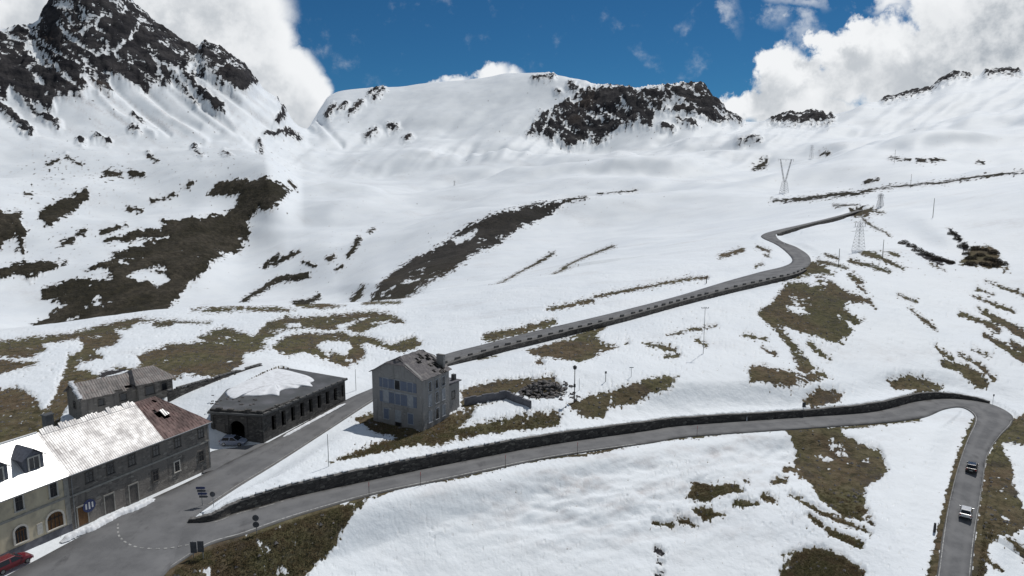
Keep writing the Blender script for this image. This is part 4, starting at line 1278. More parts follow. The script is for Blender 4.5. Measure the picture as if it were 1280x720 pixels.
# sun comes from above: cover overhead makes a cloud greyer inside
thick = wt.ramp(c1, .30, 1.55)
detail = wt.noise(tc, 16, 7, .62)
spx = wt.n('ShaderNodeSeparateXYZ')
wt.put(spx.inputs[0], tc)
dk = wt.ramp(wt.math('DIVIDE', spx.outputs[0], wt.math('MAXIMUM', spx.outputs[1], .05)), .52, .70, .62, 1.0)
lit = wt.math('SUBTRACT', 1.0, wt.math('MULTIPLY', wt.math('MULTIPLY', thick, dk), wt.ramp(detail, .36, .64, .25, 1.2)), clamp=True)
CLOUD_HI, CLOUD_LO = (16.0, 16.3, 16.6), (7.6, 8.3, 9.1)
cloudc = wt.mixc(lit, CLOUD_LO, CLOUD_HI)
SKY_TINT = (.23, .62, .84)
skyc = wt.mixc(1.0, sky.outputs[0], SKY_TINT, 'MULTIPLY')
# unseen broken cloud added behind and above the viewer to brighten shaded facades
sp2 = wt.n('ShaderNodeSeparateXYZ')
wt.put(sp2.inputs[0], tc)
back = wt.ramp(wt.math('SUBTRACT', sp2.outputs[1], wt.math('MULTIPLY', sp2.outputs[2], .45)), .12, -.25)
fill_cloud = wt.math('MULTIPLY', wt.ramp(wt.noise(tc, 2.6, 7, .6), .36, .56), back)
fill_tone = wt.mixc(wt.ramp(wt.noise(tc, 6, 6, .6), .35, .65), (3.0, 3.5, 4.1), (6.4, 6.8, 7.2))
wt.put(bg.inputs[0], wt.mixc(fill_cloud, wt.mixc(mask, skyc, cloudc), fill_tone))
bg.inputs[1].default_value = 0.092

scene.view_settings.view_transform = 'Standard'
scene.view_settings.look = 'None'
scene.view_settings.exposure = -0.72
scene.view_settings.gamma = 1
scene.view_settings.use_curve_mapping = False
scene.render.engine = 'CYCLES'
scene.cycles.max_bounces = 6
scene.cycles.diffuse_bounces = 3
scene.cycles.use_denoising = True

build_ground()
build_road('main_road', main_l, main_r, 'grey pass road climbing from the village into the snow', range(0, 68))
build_road('forecourt', yard_l, yard_r, 'grey paved yard in front of the long shed', range(0, 24))
build_road('lower_road', low_l, low_r, 'grey road curving along the stone wall to the hairpin', range(0, 22))

# painted lines
mb = MB()
edge_line(mb, low_l, low_r, 2, 150, -0.35, .22)
edge_line(mb, low_l, low_r, 300, 420, .25, .16)
edge_line(mb, low_l, low_r, 262, 420, -.25, .16)
edge_line(mb, low_l, low_r, 20, 70, .35, .14, (2.2, 1.0))
edge_line(mb, main_l, main_r, 68, 175, -.3, .13)
# dashed give-way curve across the junction
cv = catmull([(147, 655), (150, 672), (170, 684), (205, 686), (238, 681)], 60)
pp = [Vector(atz(u, v, 0)) for u, v in cv]
for i in range(0, 58, 4):
    a, b = pp[i], pp[i + 2]
    s = (b - a).cross(Vector((0, 0, 1))).normalized() * .11
    zz = Vector((0, 0, .066))
    mb.add([a - s + zz, a + s + zz, b + s + zz, b - s + zz], [(0, 1, 2, 3)])
tag(mb.build('road_marking', M['paint']), kind='structure')

# ------------------------------------------------------------------ retaining walls and guard stones
def wall_along(name, edge, other, out, base, top, thick, i0, i1, label, mat):
    """a battered stone wall standing along a road edge; base/top are heights over the edge"""
    t = thing(name, label, 'stone wall', tuple(edge[i0]))
    o0 = np.array(edge[i0])
    mb, cap = MB(), MB()
    ring = []
    cr = []
    for i in range(i0, i1):
        e = edge[i] - o0
        n = out[i]
        b, tp = base[i], top[i]
        j = .035 * math.sin(i * 1.7) + .04 * math.sin(i * .61)
        f0, f1 = .12, .12 + .12 * max(tp - b, 0)
        ring.append([(e[0] + n[0] * f0, e[1] + n[1] * f0, e[2] + b - .5), (e[0] + n[0] * (f1 + thick), e[1] + n[1] * (f1 + thick), e[2] + b - .5),
                     (e[0] + n[0] * (f1 + thick), e[1] + n[1] * (f1 + thick), e[2] + tp + j), (e[0] + n[0] * f1, e[1] + n[1] * f1, e[2] + tp + j)])
        cr.append([(e[0] + n[0] * (f1 - .06), e[1] + n[1] * (f1 - .06), e[2] + tp + j + .003), (e[0] + n[0] * (f1 + thick + .05), e[1] + n[1] * (f1 + thick + .05), e[2] + tp + j + .003),
                   (e[0] + n[0] * (f1 + thick + .05), e[1] + n[1] * (f1 + thick + .05), e[2] + tp + j + .14), (e[0] + n[0] * (f1 - .06), e[1] + n[1] * (f1 - .06), e[2] + tp + j + .14)])
    for m_, rg in ((mb, ring), (cap, cr)):
        for r_ in rg:
            m_.v += r_
        k = len(rg)
        for i in range(k - 1):
            for q in range(4):
                m_.f.append((i * 4 + q, i * 4 + (q + 1) % 4, (i + 1) * 4 + (q + 1) % 4, (i + 1) * 4 + q))
                m_.mi.append(0)
        m_.f += [(0, 1, 2, 3), ((k - 1) * 4 + 3, (k - 1) * 4 + 2, (k - 1) * 4 + 1, (k - 1) * 4)]
        m_.mi += [0, 0]
    mb.build('masonry', mat, t)
    cap.build('coping', M['guard_stone'], t)
    return t


zero = np.zeros(420)
wall_along('retaining_wall', low_l, low_r, low_out, zero, wall_h, .55, 3, 268, 'long dark stone retaining wall on the uphill side of the lower road', M['wall_stone'])
wall_along('retaining_wall', main_r, main_l, main_out, -drop_h, np.where(drop_h > .1, .05, 0), 1.2, 160, 292, 'dark stone wall carrying the downhill edge of the upper road', M['wall_stone'])

wall_along('retaining_wall', main_r, main_l, main_out, -drop_h, np.where(drop_h > .1, .05, 0), 1.2, 370, 420, 'far dark embankment wall where the road climbs to the dark mound', M['wall_stone'])


def guard_stone():
    mb = MB()
    w, d, h = .8, .40, .55
    mb.hexa([(-w, -d / 2, -.2), (w, -d / 2, -.2), (w, d / 2, -.2), (-w, d / 2, -.2), (-w * .9, -d * .42, h), (w * .9, -d * .42, h), (w * .9, d * .42, h), (-w * .9, d * .42, h)])
    return mb.build('guard_stone', M['guard_stone'], bevel=.05)


gs = tag(guard_stone(), 'low grey guard stone in the spaced row along the upper road edge', 'guard stone', 'guard stones along the upper road')
acc, first, last = 0, True, None
for i in range(162, 292):
    if last is not None:
        acc += np.linalg.norm(main_r[i] - main_r[last])
    last = i
    if first or acc >= 3.3:
        acc = 0
        o = gs if first else gs.copy()
        if not first:
            COL.objects.link(o)
        first = False
        n = main_out[i]
        p = main_r[i] + np.array([n[0], n[1], 0]) * .5
        o.location = (p[0], p[1], p[2] + .18)
        tdir = main_r[min(i + 1, 419)] - main_r[i - 1]
        o.rotation_euler = (0, random.uniform(-.04, .04), math.atan2(tdir[1], tdir[0]) + random.uniform(-.06, .06))
        sc = random.uniform(.85, 1.1)
        o.scale = (sc, 1, random.uniform(.8, 1.15))

# snow-capped kerb stones on the start of the lower wall
ks = None
acc, last = 99, None
for i in range(20, 128):
    if last is not None:
        acc += np.linalg.norm(low_l[i] - low_l[last])
    last = i
    if acc < 1.5 or i < 45 or random.random() < .35:
        continue
    acc = 0
    if ks is None:
        mb = MB()
        mb.hexa([(-.5, -.25, -.1), (.5, -.25, -.1), (.5, .25, -.1), (-.5, .25, -.1), (-.45, -.2, .16), (.45, -.2, .16), (.45, .2, .16), (-.45, .2, .16)])
        ks = tag(mb.build('coping_stone', M['guard_stone'], bevel=.05), 'small snow capped block in the row on top of the lower road wall', 'stone block', 'snow capped blocks on the lower wall')
        mb = MB()
        mb.hexa([(-.52, -.27, .155), (.52, -.27, .155), (.52, .27, .155), (-.52, .27, .155), (-.4, -.18, .34), (.4, -.18, .34), (.4, .18, .34), (-.4, .18, .34)])
        mb.build('snow_cap', M['snow'], ks, True, bevel=.06)
        o = ks
    else:
        o = copy_tree(ks)
    n = low_out[i]
    f = .4 + .12 * wall_h[i]
    tdir = low_l[i + 1] - low_l[i - 1]
    o.location = (low_l[i, 0] + n[0] * f, low_l[i, 1] + n[1] * f, low_l[i, 2] + wall_h[i] + .17)
    o.rotation_euler = (0, 0, math.atan2(tdir[1], tdir[0]) + random.uniform(-.1, .1))

# ------------------------------------------------------------------ building helpers (local frame: x along the front, y into the building, z up)
def window_part(parent, x, z, w, h, y=0.0, frame='frame_white', pane='glass', arch=False, axis='y', sgn=-1, bars=True, depth=.16, label=None):
    """a framed window on a facade; axis 'y': facade at y facing sgn, axis 'x': facade at x=y facing sgn"""
    def P(a, d, c):
        return (a, y + sgn * d, c) if axis == 'y' else (y + sgn * d, a, c)

    def bx(m, a0, a1, d0, d1, c0, c1):
        m.hexa([P(a0, d0, c0), P(a1, d0, c0), P(a1, d1, c0), P(a0, d1, c0), P(a0, d0, c1), P(a1, d0, c1), P(a1, d1, c1), P(a0, d1, c1)])
    f = MB()
    t = .14
    if arch:
        n = 8
        hs = h - w / 2 * .8
        pts = [(x + math.cos(a) * (w / 2), z + hs + math.sin(a) * w / 2 * .8) for a in np.linspace(0, math.pi, n + 1)]
        out = [(x + math.cos(a) * (w / 2 + .22), z + hs + math.sin(a) * (w / 2 * .8 + .22)) for a in np.linspace(0, math.pi, n + 1)]
        for i in range(n):
            f.hexa([P(pts[i][0], -.02, pts[i][1]), P(out[i][0], -.02, out[i][1]), P(out[i + 1][0], -.02, out[i + 1][1]), P(pts[i + 1][0], -.02, pts[i + 1][1]),
                    P(pts[i][0], depth, pts[i][1]), P(out[i][0], depth, out[i][1]), P(out[i + 1][0], depth, out[i + 1][1]), P(pts[i + 1][0], depth, pts[i + 1][1])])
        for s in (-1, 1):
            a = x + s * w / 2
            bx(f, min(a, a + s * .22), max(a, a + s * .22), -.02, depth, z, z + hs)
        fo = f.build('window', M[frame], parent)
        p = MB()
        ring = [P(q[0], .015, q[1]) for q in pts] + [P(x - w / 2, .015, z), P(x + w / 2, .015, z)]
        p.slab(ring, .03)
        p.build('pane', M[pane], fo)
        g_ = MB()
        for k in (-1, 0, 1):
            bx(g_, x + k * w / 4 - .035, x + k * w / 4 + .035, .018, .05, z, z + hs + (.28 * w if k == 0 else .2 * w))
        bx(g_, x - w / 2, x + w / 2, .052, .075, z + hs - .05, z + hs + .05)
        g_.build('glazing_bar', M['brown_wood' if pane == 'glass' else 'post'], fo)
        bx(f, 0, 0, 0, 0, 0, 0)
    else:
        bx(f, x - w / 2 - t, x - w / 2, -.02, depth, z, z + h)
        bx(f, x + w / 2, x + w / 2 + t, -.02, depth, z, z + h)
        bx(f, x - w / 2 - t, x + w / 2 + t, -.02, depth + .004, z + h, z + h + t * 1.2)
        fo = f.build('window', M[frame], parent)
        p = MB()
        bx(p, x - w / 2, x + w / 2, -.02, .015, z, z + h)
        p.build('pane', M[pane], fo)
        if bars:
            b = MB()
            bx(b, x - .035, x + .035, .018, .045, z, z + h)
            bx(b, x - w / 2, x + w / 2, .047, .062, z + h * .62, z + h * .62 + .07)
            b.build('glazing_bar', M['grey_wood'], fo)
    s = MB()
    bx(s, x - w / 2 - .2, x + w / 2 + .2, -.02, depth + .08, z - .12, z - .003)
    s.build('sill', M[frame], fo)
    if label:
        fo['label'] = label
    return fo


def door_part(parent, x, z, w, h, y=0.0, mat='brown_wood', axis='y', sgn=-1, name='door', frame='grey_wood'):
    def P(a, d, c):
        return (a, y + sgn * d, c) if axis == 'y' else (y + sgn * d, a, c)
    m = MB()

    def bx(m, a0, a1, d0, d1, c0, c1):
        m.hexa([P(a0, d0, c0), P(a1, d0, c0), P(a1, d1, c0), P(a0, d1, c0), P(a0, d0, c1), P(a1, d0, c1), P(a1, d1, c1), P(a0, d1, c1)])
    bx(m, x - w / 2, x + w / 2, -.02, .03, z, z + h)
    d = m.build(name, M[mat], parent)
    f = MB()
    bx(f, x - w / 2 - .14, x - w / 2, -.02, .1, z, z + h)
    bx(f, x + w / 2, x + w / 2 + .14, -.02, .1, z, z + h)
    bx(f, x - w / 2 - .14, x + w / 2 + .14, -.02, .104, z + h, z + h + .18)
    f.build('frame', M[frame], d)
    return d


# ------------------------------------------------------------------ the row of houses beside the road
A0 = atz(91, 662, 0)
B0 = atz(264, 584, 0)
ROW_D = (B0 - A0) / np.linalg.norm(B0 - A0)
ROW_N = np.array([-ROW_D[1], ROW_D[0], 0])
ROW_RZ = math.atan2(ROW_D[1], ROW_D[0])
ROW_L = float(np.linalg.norm(B0 - A0))


def row_sh(u, v):
    p = on_plane(u, v, A0, ROW_N)
    return float(np.dot(p - A0, ROW_D)), float(p[2])


EAVE, RIDGE, HD = 7.75, 12.15, 5.5       # eaves, ridge, half depth
yl = thing('ochre_house', 'ochre rendered two storey house with bright white roof and dormers, at the left edge', 'house', tuple(A0), ROW_RZ)
YX0 = -17.0
w_ = MB()
w_.box(YX0, -.01, 0, 2 * HD, -2, EAVE - .3)
for xx in (YX0, -.31):
    w_.slab([(xx, 0.02, EAVE - .3), (xx, 2 * HD - .02, EAVE - .3), (xx, HD, RIDGE - .35)], -.3)
w_.build('wall', M['yellow'], yl)
c_ = MB()
c_.box(YX0 - .02, -.02, -.10, -.003, 4.45, 4.75)
c_.build('string_course', M['course'], yl)
p_ = MB()
p_.box(YX0 - .02, -.02, -.06, -.003, -1, .9)
p_.build('plinth', M['concrete'], yl)
q_ = MB()
for xx in (-.62,):
    q_.box(xx, -.02, -.075, -.004, .9, 4.44)
    q_.box(xx, -.02, -.075, -.004, 4.76, EAVE - .36)
q_.build('quoin', M['course'], yl)


def gable_roof(parent, x0, x1, mat, name='roof', over=.45, th=.14, ridge=RIDGE, eave=EAVE, hd=HD, seam=None):
    m = MB()
    s = (ridge - eave) / hd
    m.slab([(x0, -over, eave - over * s), (x1, -over, eave - over * s), (x1, hd, ridge), (x0, hd, ridge)], th)
    m.slab([(x0, hd + .002, ridge), (x1, hd + .002, ridge), (x1, 2 * hd + over, eave - over * s), (x0, 2 * hd + over, eave - over * s)], th)
    if seam:
        n_ = int((x1 - x0) / seam)
        for k in range(1, n_):
            xx = x0 + (x1 - x0) * k / n_
            for y0, y1, z0, z1 in ((-over, hd, eave - over * s, ridge), (2 * hd + over, hd, eave - over * s, ridge)):
                m.bar((xx, y0, z0 + .005), (xx, y1, z1 + .005), .03, .03)
    o = m.build(name, mat, parent)
    return o


yr = gable_roof(yl, YX0 - .2, -.03, M['white_metal'], seam=.6)
cap = MB()
cap.tube([(YX0 - .2, HD, RIDGE + .02), (-.03, HD, RIDGE + .02)], [.14, .14], 8)
cap.build('ridge_cap', M['white_metal'], yr)
for k, (u, v) in enumerate(((24.5, 640), (67.5, 625), (-20, 655), (-62, 672))):
    s_, h_ = row_sh(u, v)
    window_part(yl, s_, 5.35, .85, 1.75)
for u in (27.5, -22, -72):
    s_, h_ = row_sh(u, 684)
    window_part(yl, s_, 1.35, 1.3, 2.0, arch=True)
s_, h_ = row_sh(70, 664)
window_part(yl, s_, 1.25, 1.9, 2.1, arch=True, pane='brown_wood', label='wide arched window with brown wooden infill')
s_, h_ = row_sh(50, 664)
pl = MB()
pl.box(s_ - .32, s_ + .32, -.09, -.005, 1.3, 2.7)
pl.build('white_plaque', M['frame_white'], yl)


def dormer(parent, x, y0=1.5, w=2.3, h=1.75):
    """a gabled dormer: front wall at y0 down the slope, its roof running back into the main one"""
    s = (RIDGE - EAVE) / HD
    zb = EAVE + y0 * s
    yb = y0 + (h + .9) / s
    m = MB()
    m.hexa([(x - w / 2, y0, zb - .25), (x + w / 2, y0, zb - .25), (x + w / 2, y0 + h / s, zb + h - .15), (x - w / 2, y0 + h / s, zb + h - .15),
            (x - w / 2, y0, zb + h), (x + w / 2, y0, zb + h), (x + w / 2, y0 + h / s + .2, zb + h), (x - w / 2, y0 + h / s + .2, zb + h)])
    m.add([(x - w / 2, y0, zb + h), (x + w / 2, y0, zb + h), (x, y0, zb + h + .85), (x - w / 2, y0 + .3, zb + h), (x + w / 2, y0 + .3, zb + h), (x, y0 + .3, zb + h + .85)],
          [(0, 1, 2), (3, 5, 4), (0, 2, 5, 3), (1, 4, 5, 2)])
    d = m.build('dormer', M['slate'], parent)
    r = MB()
    for sx in (-1, 1):
        r.slab([(x + sx * (w / 2 + .25), y0 - .3, zb + h - .2), (x, y0 - .3, zb + h + .95), (x, yb, zb + h + .95), (x + sx * (w / 2 + .25), y0 + h / s + .1, zb + h - .2)], .1 * sx)
    r.build('dormer_roof', M['slate'], d)
    p = MB()
    p.box(x - .55, x + .55, y0 - .03, y0 - .004, zb + .25, zb + h - .1)
    p.build('pane', M['glass'], d)
    f = MB()
    f.box(x - .72, x - .56, y0 - .08, y0 - .004, zb + .1, zb + h)
    f.box(x + .56, x + .72, y0 - .08, y0 - .004, zb + .1, zb + h)
    f.box(x - .03, x + .03, y0 - .07, y0 - .031, zb + .25, zb + h - .1)
    f.box(x - .72, x + .72, y0 - .084, y0 - .004, zb + h - .08, zb + h + .08)
    f.build('frame', M['frame_white'], d)


dormer(yl, -2.9)
dormer(yl, -7.0)
dormer(yl, -11.6)

gr = thing('grey_stone_house', 'long grey stone house with half silver, half rusty red sheet roof beside the road', 'house', tuple(A0), ROW_RZ)
w_ = MB()
w_.box(0, ROW_L, 0, 2 * HD, -2, EAVE - .25)
w_.slab([(0.02, 0.02, EAVE - .25), (0.02, 2 * HD - .02, EAVE - .25), (0.02, HD, RIDGE - .3)], -.3)
w_.build('wall', M['grey_stone'], gr)
c_ = MB()
c_.box(.01, ROW_L + .04, -.09, -.003, 4.3, 4.55)
c_.build('string_course', M['course'], gr)
SPLIT = 13.6
so_ = gable_roof(gr, 0.03, SPLIT, M['silver'], 'roof')
so_['label'] = 'bright silver weathered sheet roof'
# tattered ridge sheets
rg = MB()
rr_ = random.Random(5)
for k in range(22):
    xx = .3 + k * .6
    hh = rr_.uniform(.05, .5)
    rg.slab([(xx, HD - .5, RIDGE - .33), (xx + .62, HD - .5, RIDGE - .33), (xx + .6, HD + .15, RIDGE + hh), (xx + .03, HD + .12, RIDGE + hh * rr_.uniform(.5, 1))], .03)
rg.build('ridge_sheet', M['silver'], so_)
# red part with a hipped end and a hole torn in it
r_ = MB()
s = (RIDGE - EAVE) / HD
HX = ROW_L + .4
HR = ROW_L - 4.6
ev = EAVE - .45 * s
hole = []
nx, ny = 26, 14
def rp(i, j):
    t = j / ny
    y = -.45 + (HD + .45) * t
    x1 = HX + (HR - HX) * t
    x = SPLIT + .01 + (x1 - SPLIT - .01) * i / nx
    z = ev + (RIDGE - ev) * t
    return Vector((x, y, z + (.05 * math.sin(i * 2.1 + j) if 0 < j < ny else 0)))
for i in range(nx):
    for j in range(ny):
        a, b = (i + .5) / nx, (j + .5) / ny
        q = ((a - .42) * 1.15 + (b - .55) * .75, (b - .55) * .8 - (a - .42) * .25)
        if abs(q[0]) < .17 and abs(q[1]) < .13 - .3 * abs(q[0]) or (j == 12 and 17 <= i <= 19):
            continue
        pts = [rp(i, j), rp(i + 1, j), rp(i + 1, j + 1), rp(i, j + 1)]
        r_.slab(pts, .08)
r_.slab([(HX, -.45, ev), (HX, 2 * HD + .45, ev), (HR, HD, RIDGE)], .1)
r_.slab([(SPLIT + .01, HD + .003, RIDGE), (HR, HD + .003, RIDGE), (HX, 2 * HD + .45, ev), (SPLIT + .01, 2 * HD + .45, ev)], .1)
ro = r_.build('roof', M['rust'], gr)
ro['label'] = 'rusty red hipped sheet roof with a torn hole'
b_ = MB()
b_.slab([rp(10, 6.2) + Vector((0, 0, .3)), rp(13, 6.0) + Vector((0, 0, .55)), rp(13.4, 8.4) + Vector((0, 0, .5)), rp(10.6, 8.6) + Vector((0, 0, .35))], .05)
b_.build('loose_sheet', M['silver'], ro)
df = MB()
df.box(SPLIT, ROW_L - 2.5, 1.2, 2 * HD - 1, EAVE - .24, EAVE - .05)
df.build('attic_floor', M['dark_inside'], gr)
chm = MB()
s_, h_ = row_sh(83, 523)
chm.box(1.7, 2.7, HD + .8, HD + 1.7, RIDGE - 1.6, RIDGE + 1.5)
ch = chm.build('chimney', M['slab_roof'], gr)
chm = MB()
chm.box(1.6, 2.8, HD + .7, HD + 1.8, RIDGE + 1.503, RIDGE + 1.65)
chm.build('chimney_cap', M['slab_roof'], ch)
for u, v in ((112, 600), (138, 587), (165, 578), (195, 566), (222, 553), (251, 543)):
    s_, h_ = row_sh(u, v)
    window_part(gr, s_, 5.35, .85, 1.35, frame='grey_wood', depth=.07)
for u, v in ((194, 592), (221, 580), (251, 566)):
    s_, h_ = row_sh(u, v)
    window_part(gr, s_, 1.7, .8, 1.5, frame='frame_white' if u == 221 else 'grey_wood', depth=.07)
for u, v, mm in ((103, 640, 'brown_wood'), (137, 631, 'grey_wood'), (167, 615, 'grey_wood')):
    s_, h_ = row_sh(u, v)
    door_part(gr, s_, .05, 1.25, 2.5, mat=mm, frame='course')
s_, h_ = row_sh(111, 632)
d_ = MB()
d_.tube([(s_, -.12, h_), (s_, -.03, h_)], [.85, .85], 20)
bs = d_.build('round_blue_sign', M['sign_blue'], gr)
d_ = MB()
for q in range(-1, 2):
    d_.box(s_ + q * .42 - .1, s_ + q * .42 + .1, -.128, -.121, h_ - .45 + .1 * abs(q), h_ + .5 - .1 * abs(q))
d_.build('pale_mark', M['sign_white'], bs)

for par, x0, x1 in ((yl, YX0, -.05), (gr, .05, ROW_L + .3)):
    m = MB()
    zg = EAVE - .45 * (RIDGE - EAVE) / HD
    m.tube([(x0, -.53, zg - .02), (x1, -.53, zg - .02)], [.08, .08], 8)
    gt_ = m.build('gutter', M['galv'], par)
    for xx in ((x0 + 8.2,) if par is yl else (.35, ROW_L - .3)):
        m = MB()
        m.tube([(xx, -.53, zg - .05), (xx, -.2, zg - .55), (xx, -.16, zg - .8), (xx, -.16, .1)], [.06] * 4, 7)
        m.build('downpipe', M['galv'], gt_)

# ------------------------------------------------------------------ the long flat-roofed shed
sh_pts = [atz(262, 555, .2)[:2], atz(330, 553, 0)[:2], atz(432, 499, .8)[:2]]
FR, FB = Vector(sh_pts[1]), Vector(sh_pts[2])
FL = Vector((-52.3, 113.6))
BK, BL = Vector((-49.8, 142.0)), Vector((-54.0, 126.0))
sd = thing('long_shed', 'long low stone shed with flat dark roof and a row of tall openings', 'shed', (FR.x, FR.y, 0))
def lc(p):
    return Vector((p[0] - FR.x, p[1] - FR.y))
HS = 4.75
wl = MB()
def wall_seg(mb, a, b, z0, z1, th=.55, t0=0., t1=1.):
    a, b = lc(a), lc(b)
    d = (b - a)
    n = Vector((-d.y, d.x)).normalized() * th
    p, q = a + d * t0, a + d * t1
    mb.hexa([(p.x, p.y, z0), (q.x, q.y, z0), (q.x + n.x, q.y + n.y, z0), (p.x + n.x, p.y + n.y, z0), (p.x, p.y, z1), (q.x, q.y, z1), (q.x + n.x, q.y + n.y, z1), (p.x + n.x, p.y + n.y, z1)])
# front with the portal
wall_seg(wl, FL, FR, -1, HS, .55, 0, .36)
wall_seg(wl, FL, FR, -1, HS, .55, .64, 1)
wall_seg(wl, FL, FR, 3.55, HS, .55, .36, .64)
# road side: piers with tall openings
nb = 9
for k in range(nb):
    t0, t1 = .03 + k * .107, .03 + (k + 1) * .107
    wall_seg(wl, FR, FB, -1, HS - .75, .5, t0 - (.03 if k == 0 else 0), t0 + .062)
    wall_seg(wl, FR, FB, -1, 1.3 + .25 * k / nb, .48, t0 + .062, t1)
wall_seg(wl, FR, FB, HS - .75, HS, .52, 0, 1)
wall_seg(wl, FR, FB, -1, HS - .75, .5, .03 + nb * .107, 1)
wall_seg(wl, FB, BK, -1, HS)
wall_seg(wl, BK, BL, -1, HS)
wall_seg(wl, BL, FL, -1, HS)
wl.build('wall', M['shed_stone'], sd)
rf = MB()
c0_ = Vector((sum(p.x for p in (FL, FR, FB, BK, BL)) / 5, sum(p.y for p in (FL, FR, FB, BK, BL)) / 5))
op = [lc(p + (p - c0_).normalized() * .6) for p in (FL, FR, FB, BK, BL)]
rf.prism([(p.x, p.y) for p in op], HS + .003, HS + .32)
rfo = rf.build('roof', M['slab_roof'], sd)
dm = MB()
wall_seg(dm, FL, FR, -.5, 2.9, -.06, .10, .27)
dm.build('door', M['grey_wood'], sd)
# low arch over the portal
dm = MB()
_a, _b = lc(FL), lc(FR)
_d = _b - _a
_n = Vector((-_d.y, _d.x)).normalized()
_arc = [(.36 + .28 * q / 10, 2.55 + 1.0 * math.sin(math.pi * q / 10) ** .6) for q in range(11)]
for q in range(10):
    (t0, z0), (t1, z1) = _arc[q], _arc[q + 1]
    p0, p1 = _a + _d * t0 + _n * .03, _a + _d * t1 + _n * .03
    r0_, r1_ = p0 + _n * .45, p1 + _n * .45
    dm.hexa([(p0.x, p0.y, z0), (p1.x, p1.y, z1), (r1_.x, r1_.y, z1), (r0_.x, r0_.y, z0), (p0.x, p0.y, 3.6), (p1.x, p1.y, 3.6), (r1_.x, r1_.y, 3.6), (r0_.x, r0_.y, 3.6)])
dm.build('portal_arch', M['shed_stone'], sd)
# raised and broken stretch of parapet over the portal end
dm = MB()
_r = random.Random(8)
for _p, _q, n_ in ((FL, FR, 9), (FR, FR.lerp(FB, .42), 11)):
    for q in range(n_):
        h_ = _r.uniform(.25, .62) * (1 if _p is FL else 1 - .6 * q / n_)
        wall_seg(dm, _p, _q, HS + .325, HS + .33 + h_, .5, q / n_, (q + .97) / n_)
dm.build('broken_parapet', M['shed_stone'], sd)
for t0 in (.02, .30, .66, .93):
    dm = MB()
    wall_seg(dm, FL, FR, -1, HS - .05, -.16, t0, t0 + .045)
    dm.build('pier', M['shed_stone'], sd)
# snow lying on the back of the roof
sn = MB()
outl = catmull([(326, 462), (341, 459), (357, 461.5), (380, 467), (393, 474), (388, 478), (391, 482), (376, 482.5), (370, 485), (355, 486), (350, 489), (348, 494), (335, 492.5), (322, 494.5), (305, 494), (290, 498), (281, 490), (294, 480), (310, 469), (326, 462)], 110)[:-1]
pts = [lc(Vector(atz(u, v, HS + .5)[:2])) for u, v in outl]
cc = Vector((sum(p.x for p in pts) / len(pts), sum(p.y for p in pts) / len(pts)))
rings = []
for f, z in ((1.0, HS + .323), (.95, HS + .50), (.86, HS + .66), (.6, HS + .78), (.3, HS + .82)):
    rings.append([(cc.x + (p.x - cc.x) * f, cc.y + (p.y - cc.y) * f, z + .05 * math.sin(i * .7)) for i, p in enumerate(pts)])
n_ = len(pts)
for r0_ in rings:
    sn.v += r0_
for k in range(len(rings) - 1):
    for i in range(n_):
        sn.f.append((k * n_ + i, k * n_ + (i + 1) % n_, (k + 1) * n_ + (i + 1) % n_, (k + 1) * n_ + i))
        sn.mi.append(0)
sn.f += [tuple(range(n_))[::-1], tuple(range((len(rings) - 1) * n_, len(rings) * n_))]
sn.mi += [0, 0]
tag(sn.build('roof_snow', M['snow'], sd, True), kind='stuff')
pc = MB()
for a, b in ((FR, FB),):
    aa, bb = lc(a + (a - c0_).normalized() * .55), lc(b + (b - c0_).normalized() * .55)
    for k in range(13):
        p = aa.lerp(bb, (k + .2) / 13)
        q = aa.lerp(bb, (k + .85) / 13)
        pc.bar((p.x, p.y, HS + .42), (q.x, q.y, HS + .42), .35, .2)
pc.build('parapet', M['guard_stone'], rfo)
db = MB()
rr_ = random.Random(3)
for k in range(22):
    u, v = rr_.uniform(262, 320), rr_.uniform(494, 506)
    p = lc(Vector(atz(u, v, HS + .4)[:2]))
    db.rock((p.x, p.y, HS + .38), (rr_.uniform(.12, .4), rr_.uniform(.12, .35), rr_.uniform(.08, .2)), k)
tag(db.build('roof_rubble', M['slide'], rfo), kind='stuff')
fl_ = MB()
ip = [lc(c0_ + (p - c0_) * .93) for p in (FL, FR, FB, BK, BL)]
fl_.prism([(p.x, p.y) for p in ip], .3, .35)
fl_.build('shed_floor', M['dark_inside'], sd)

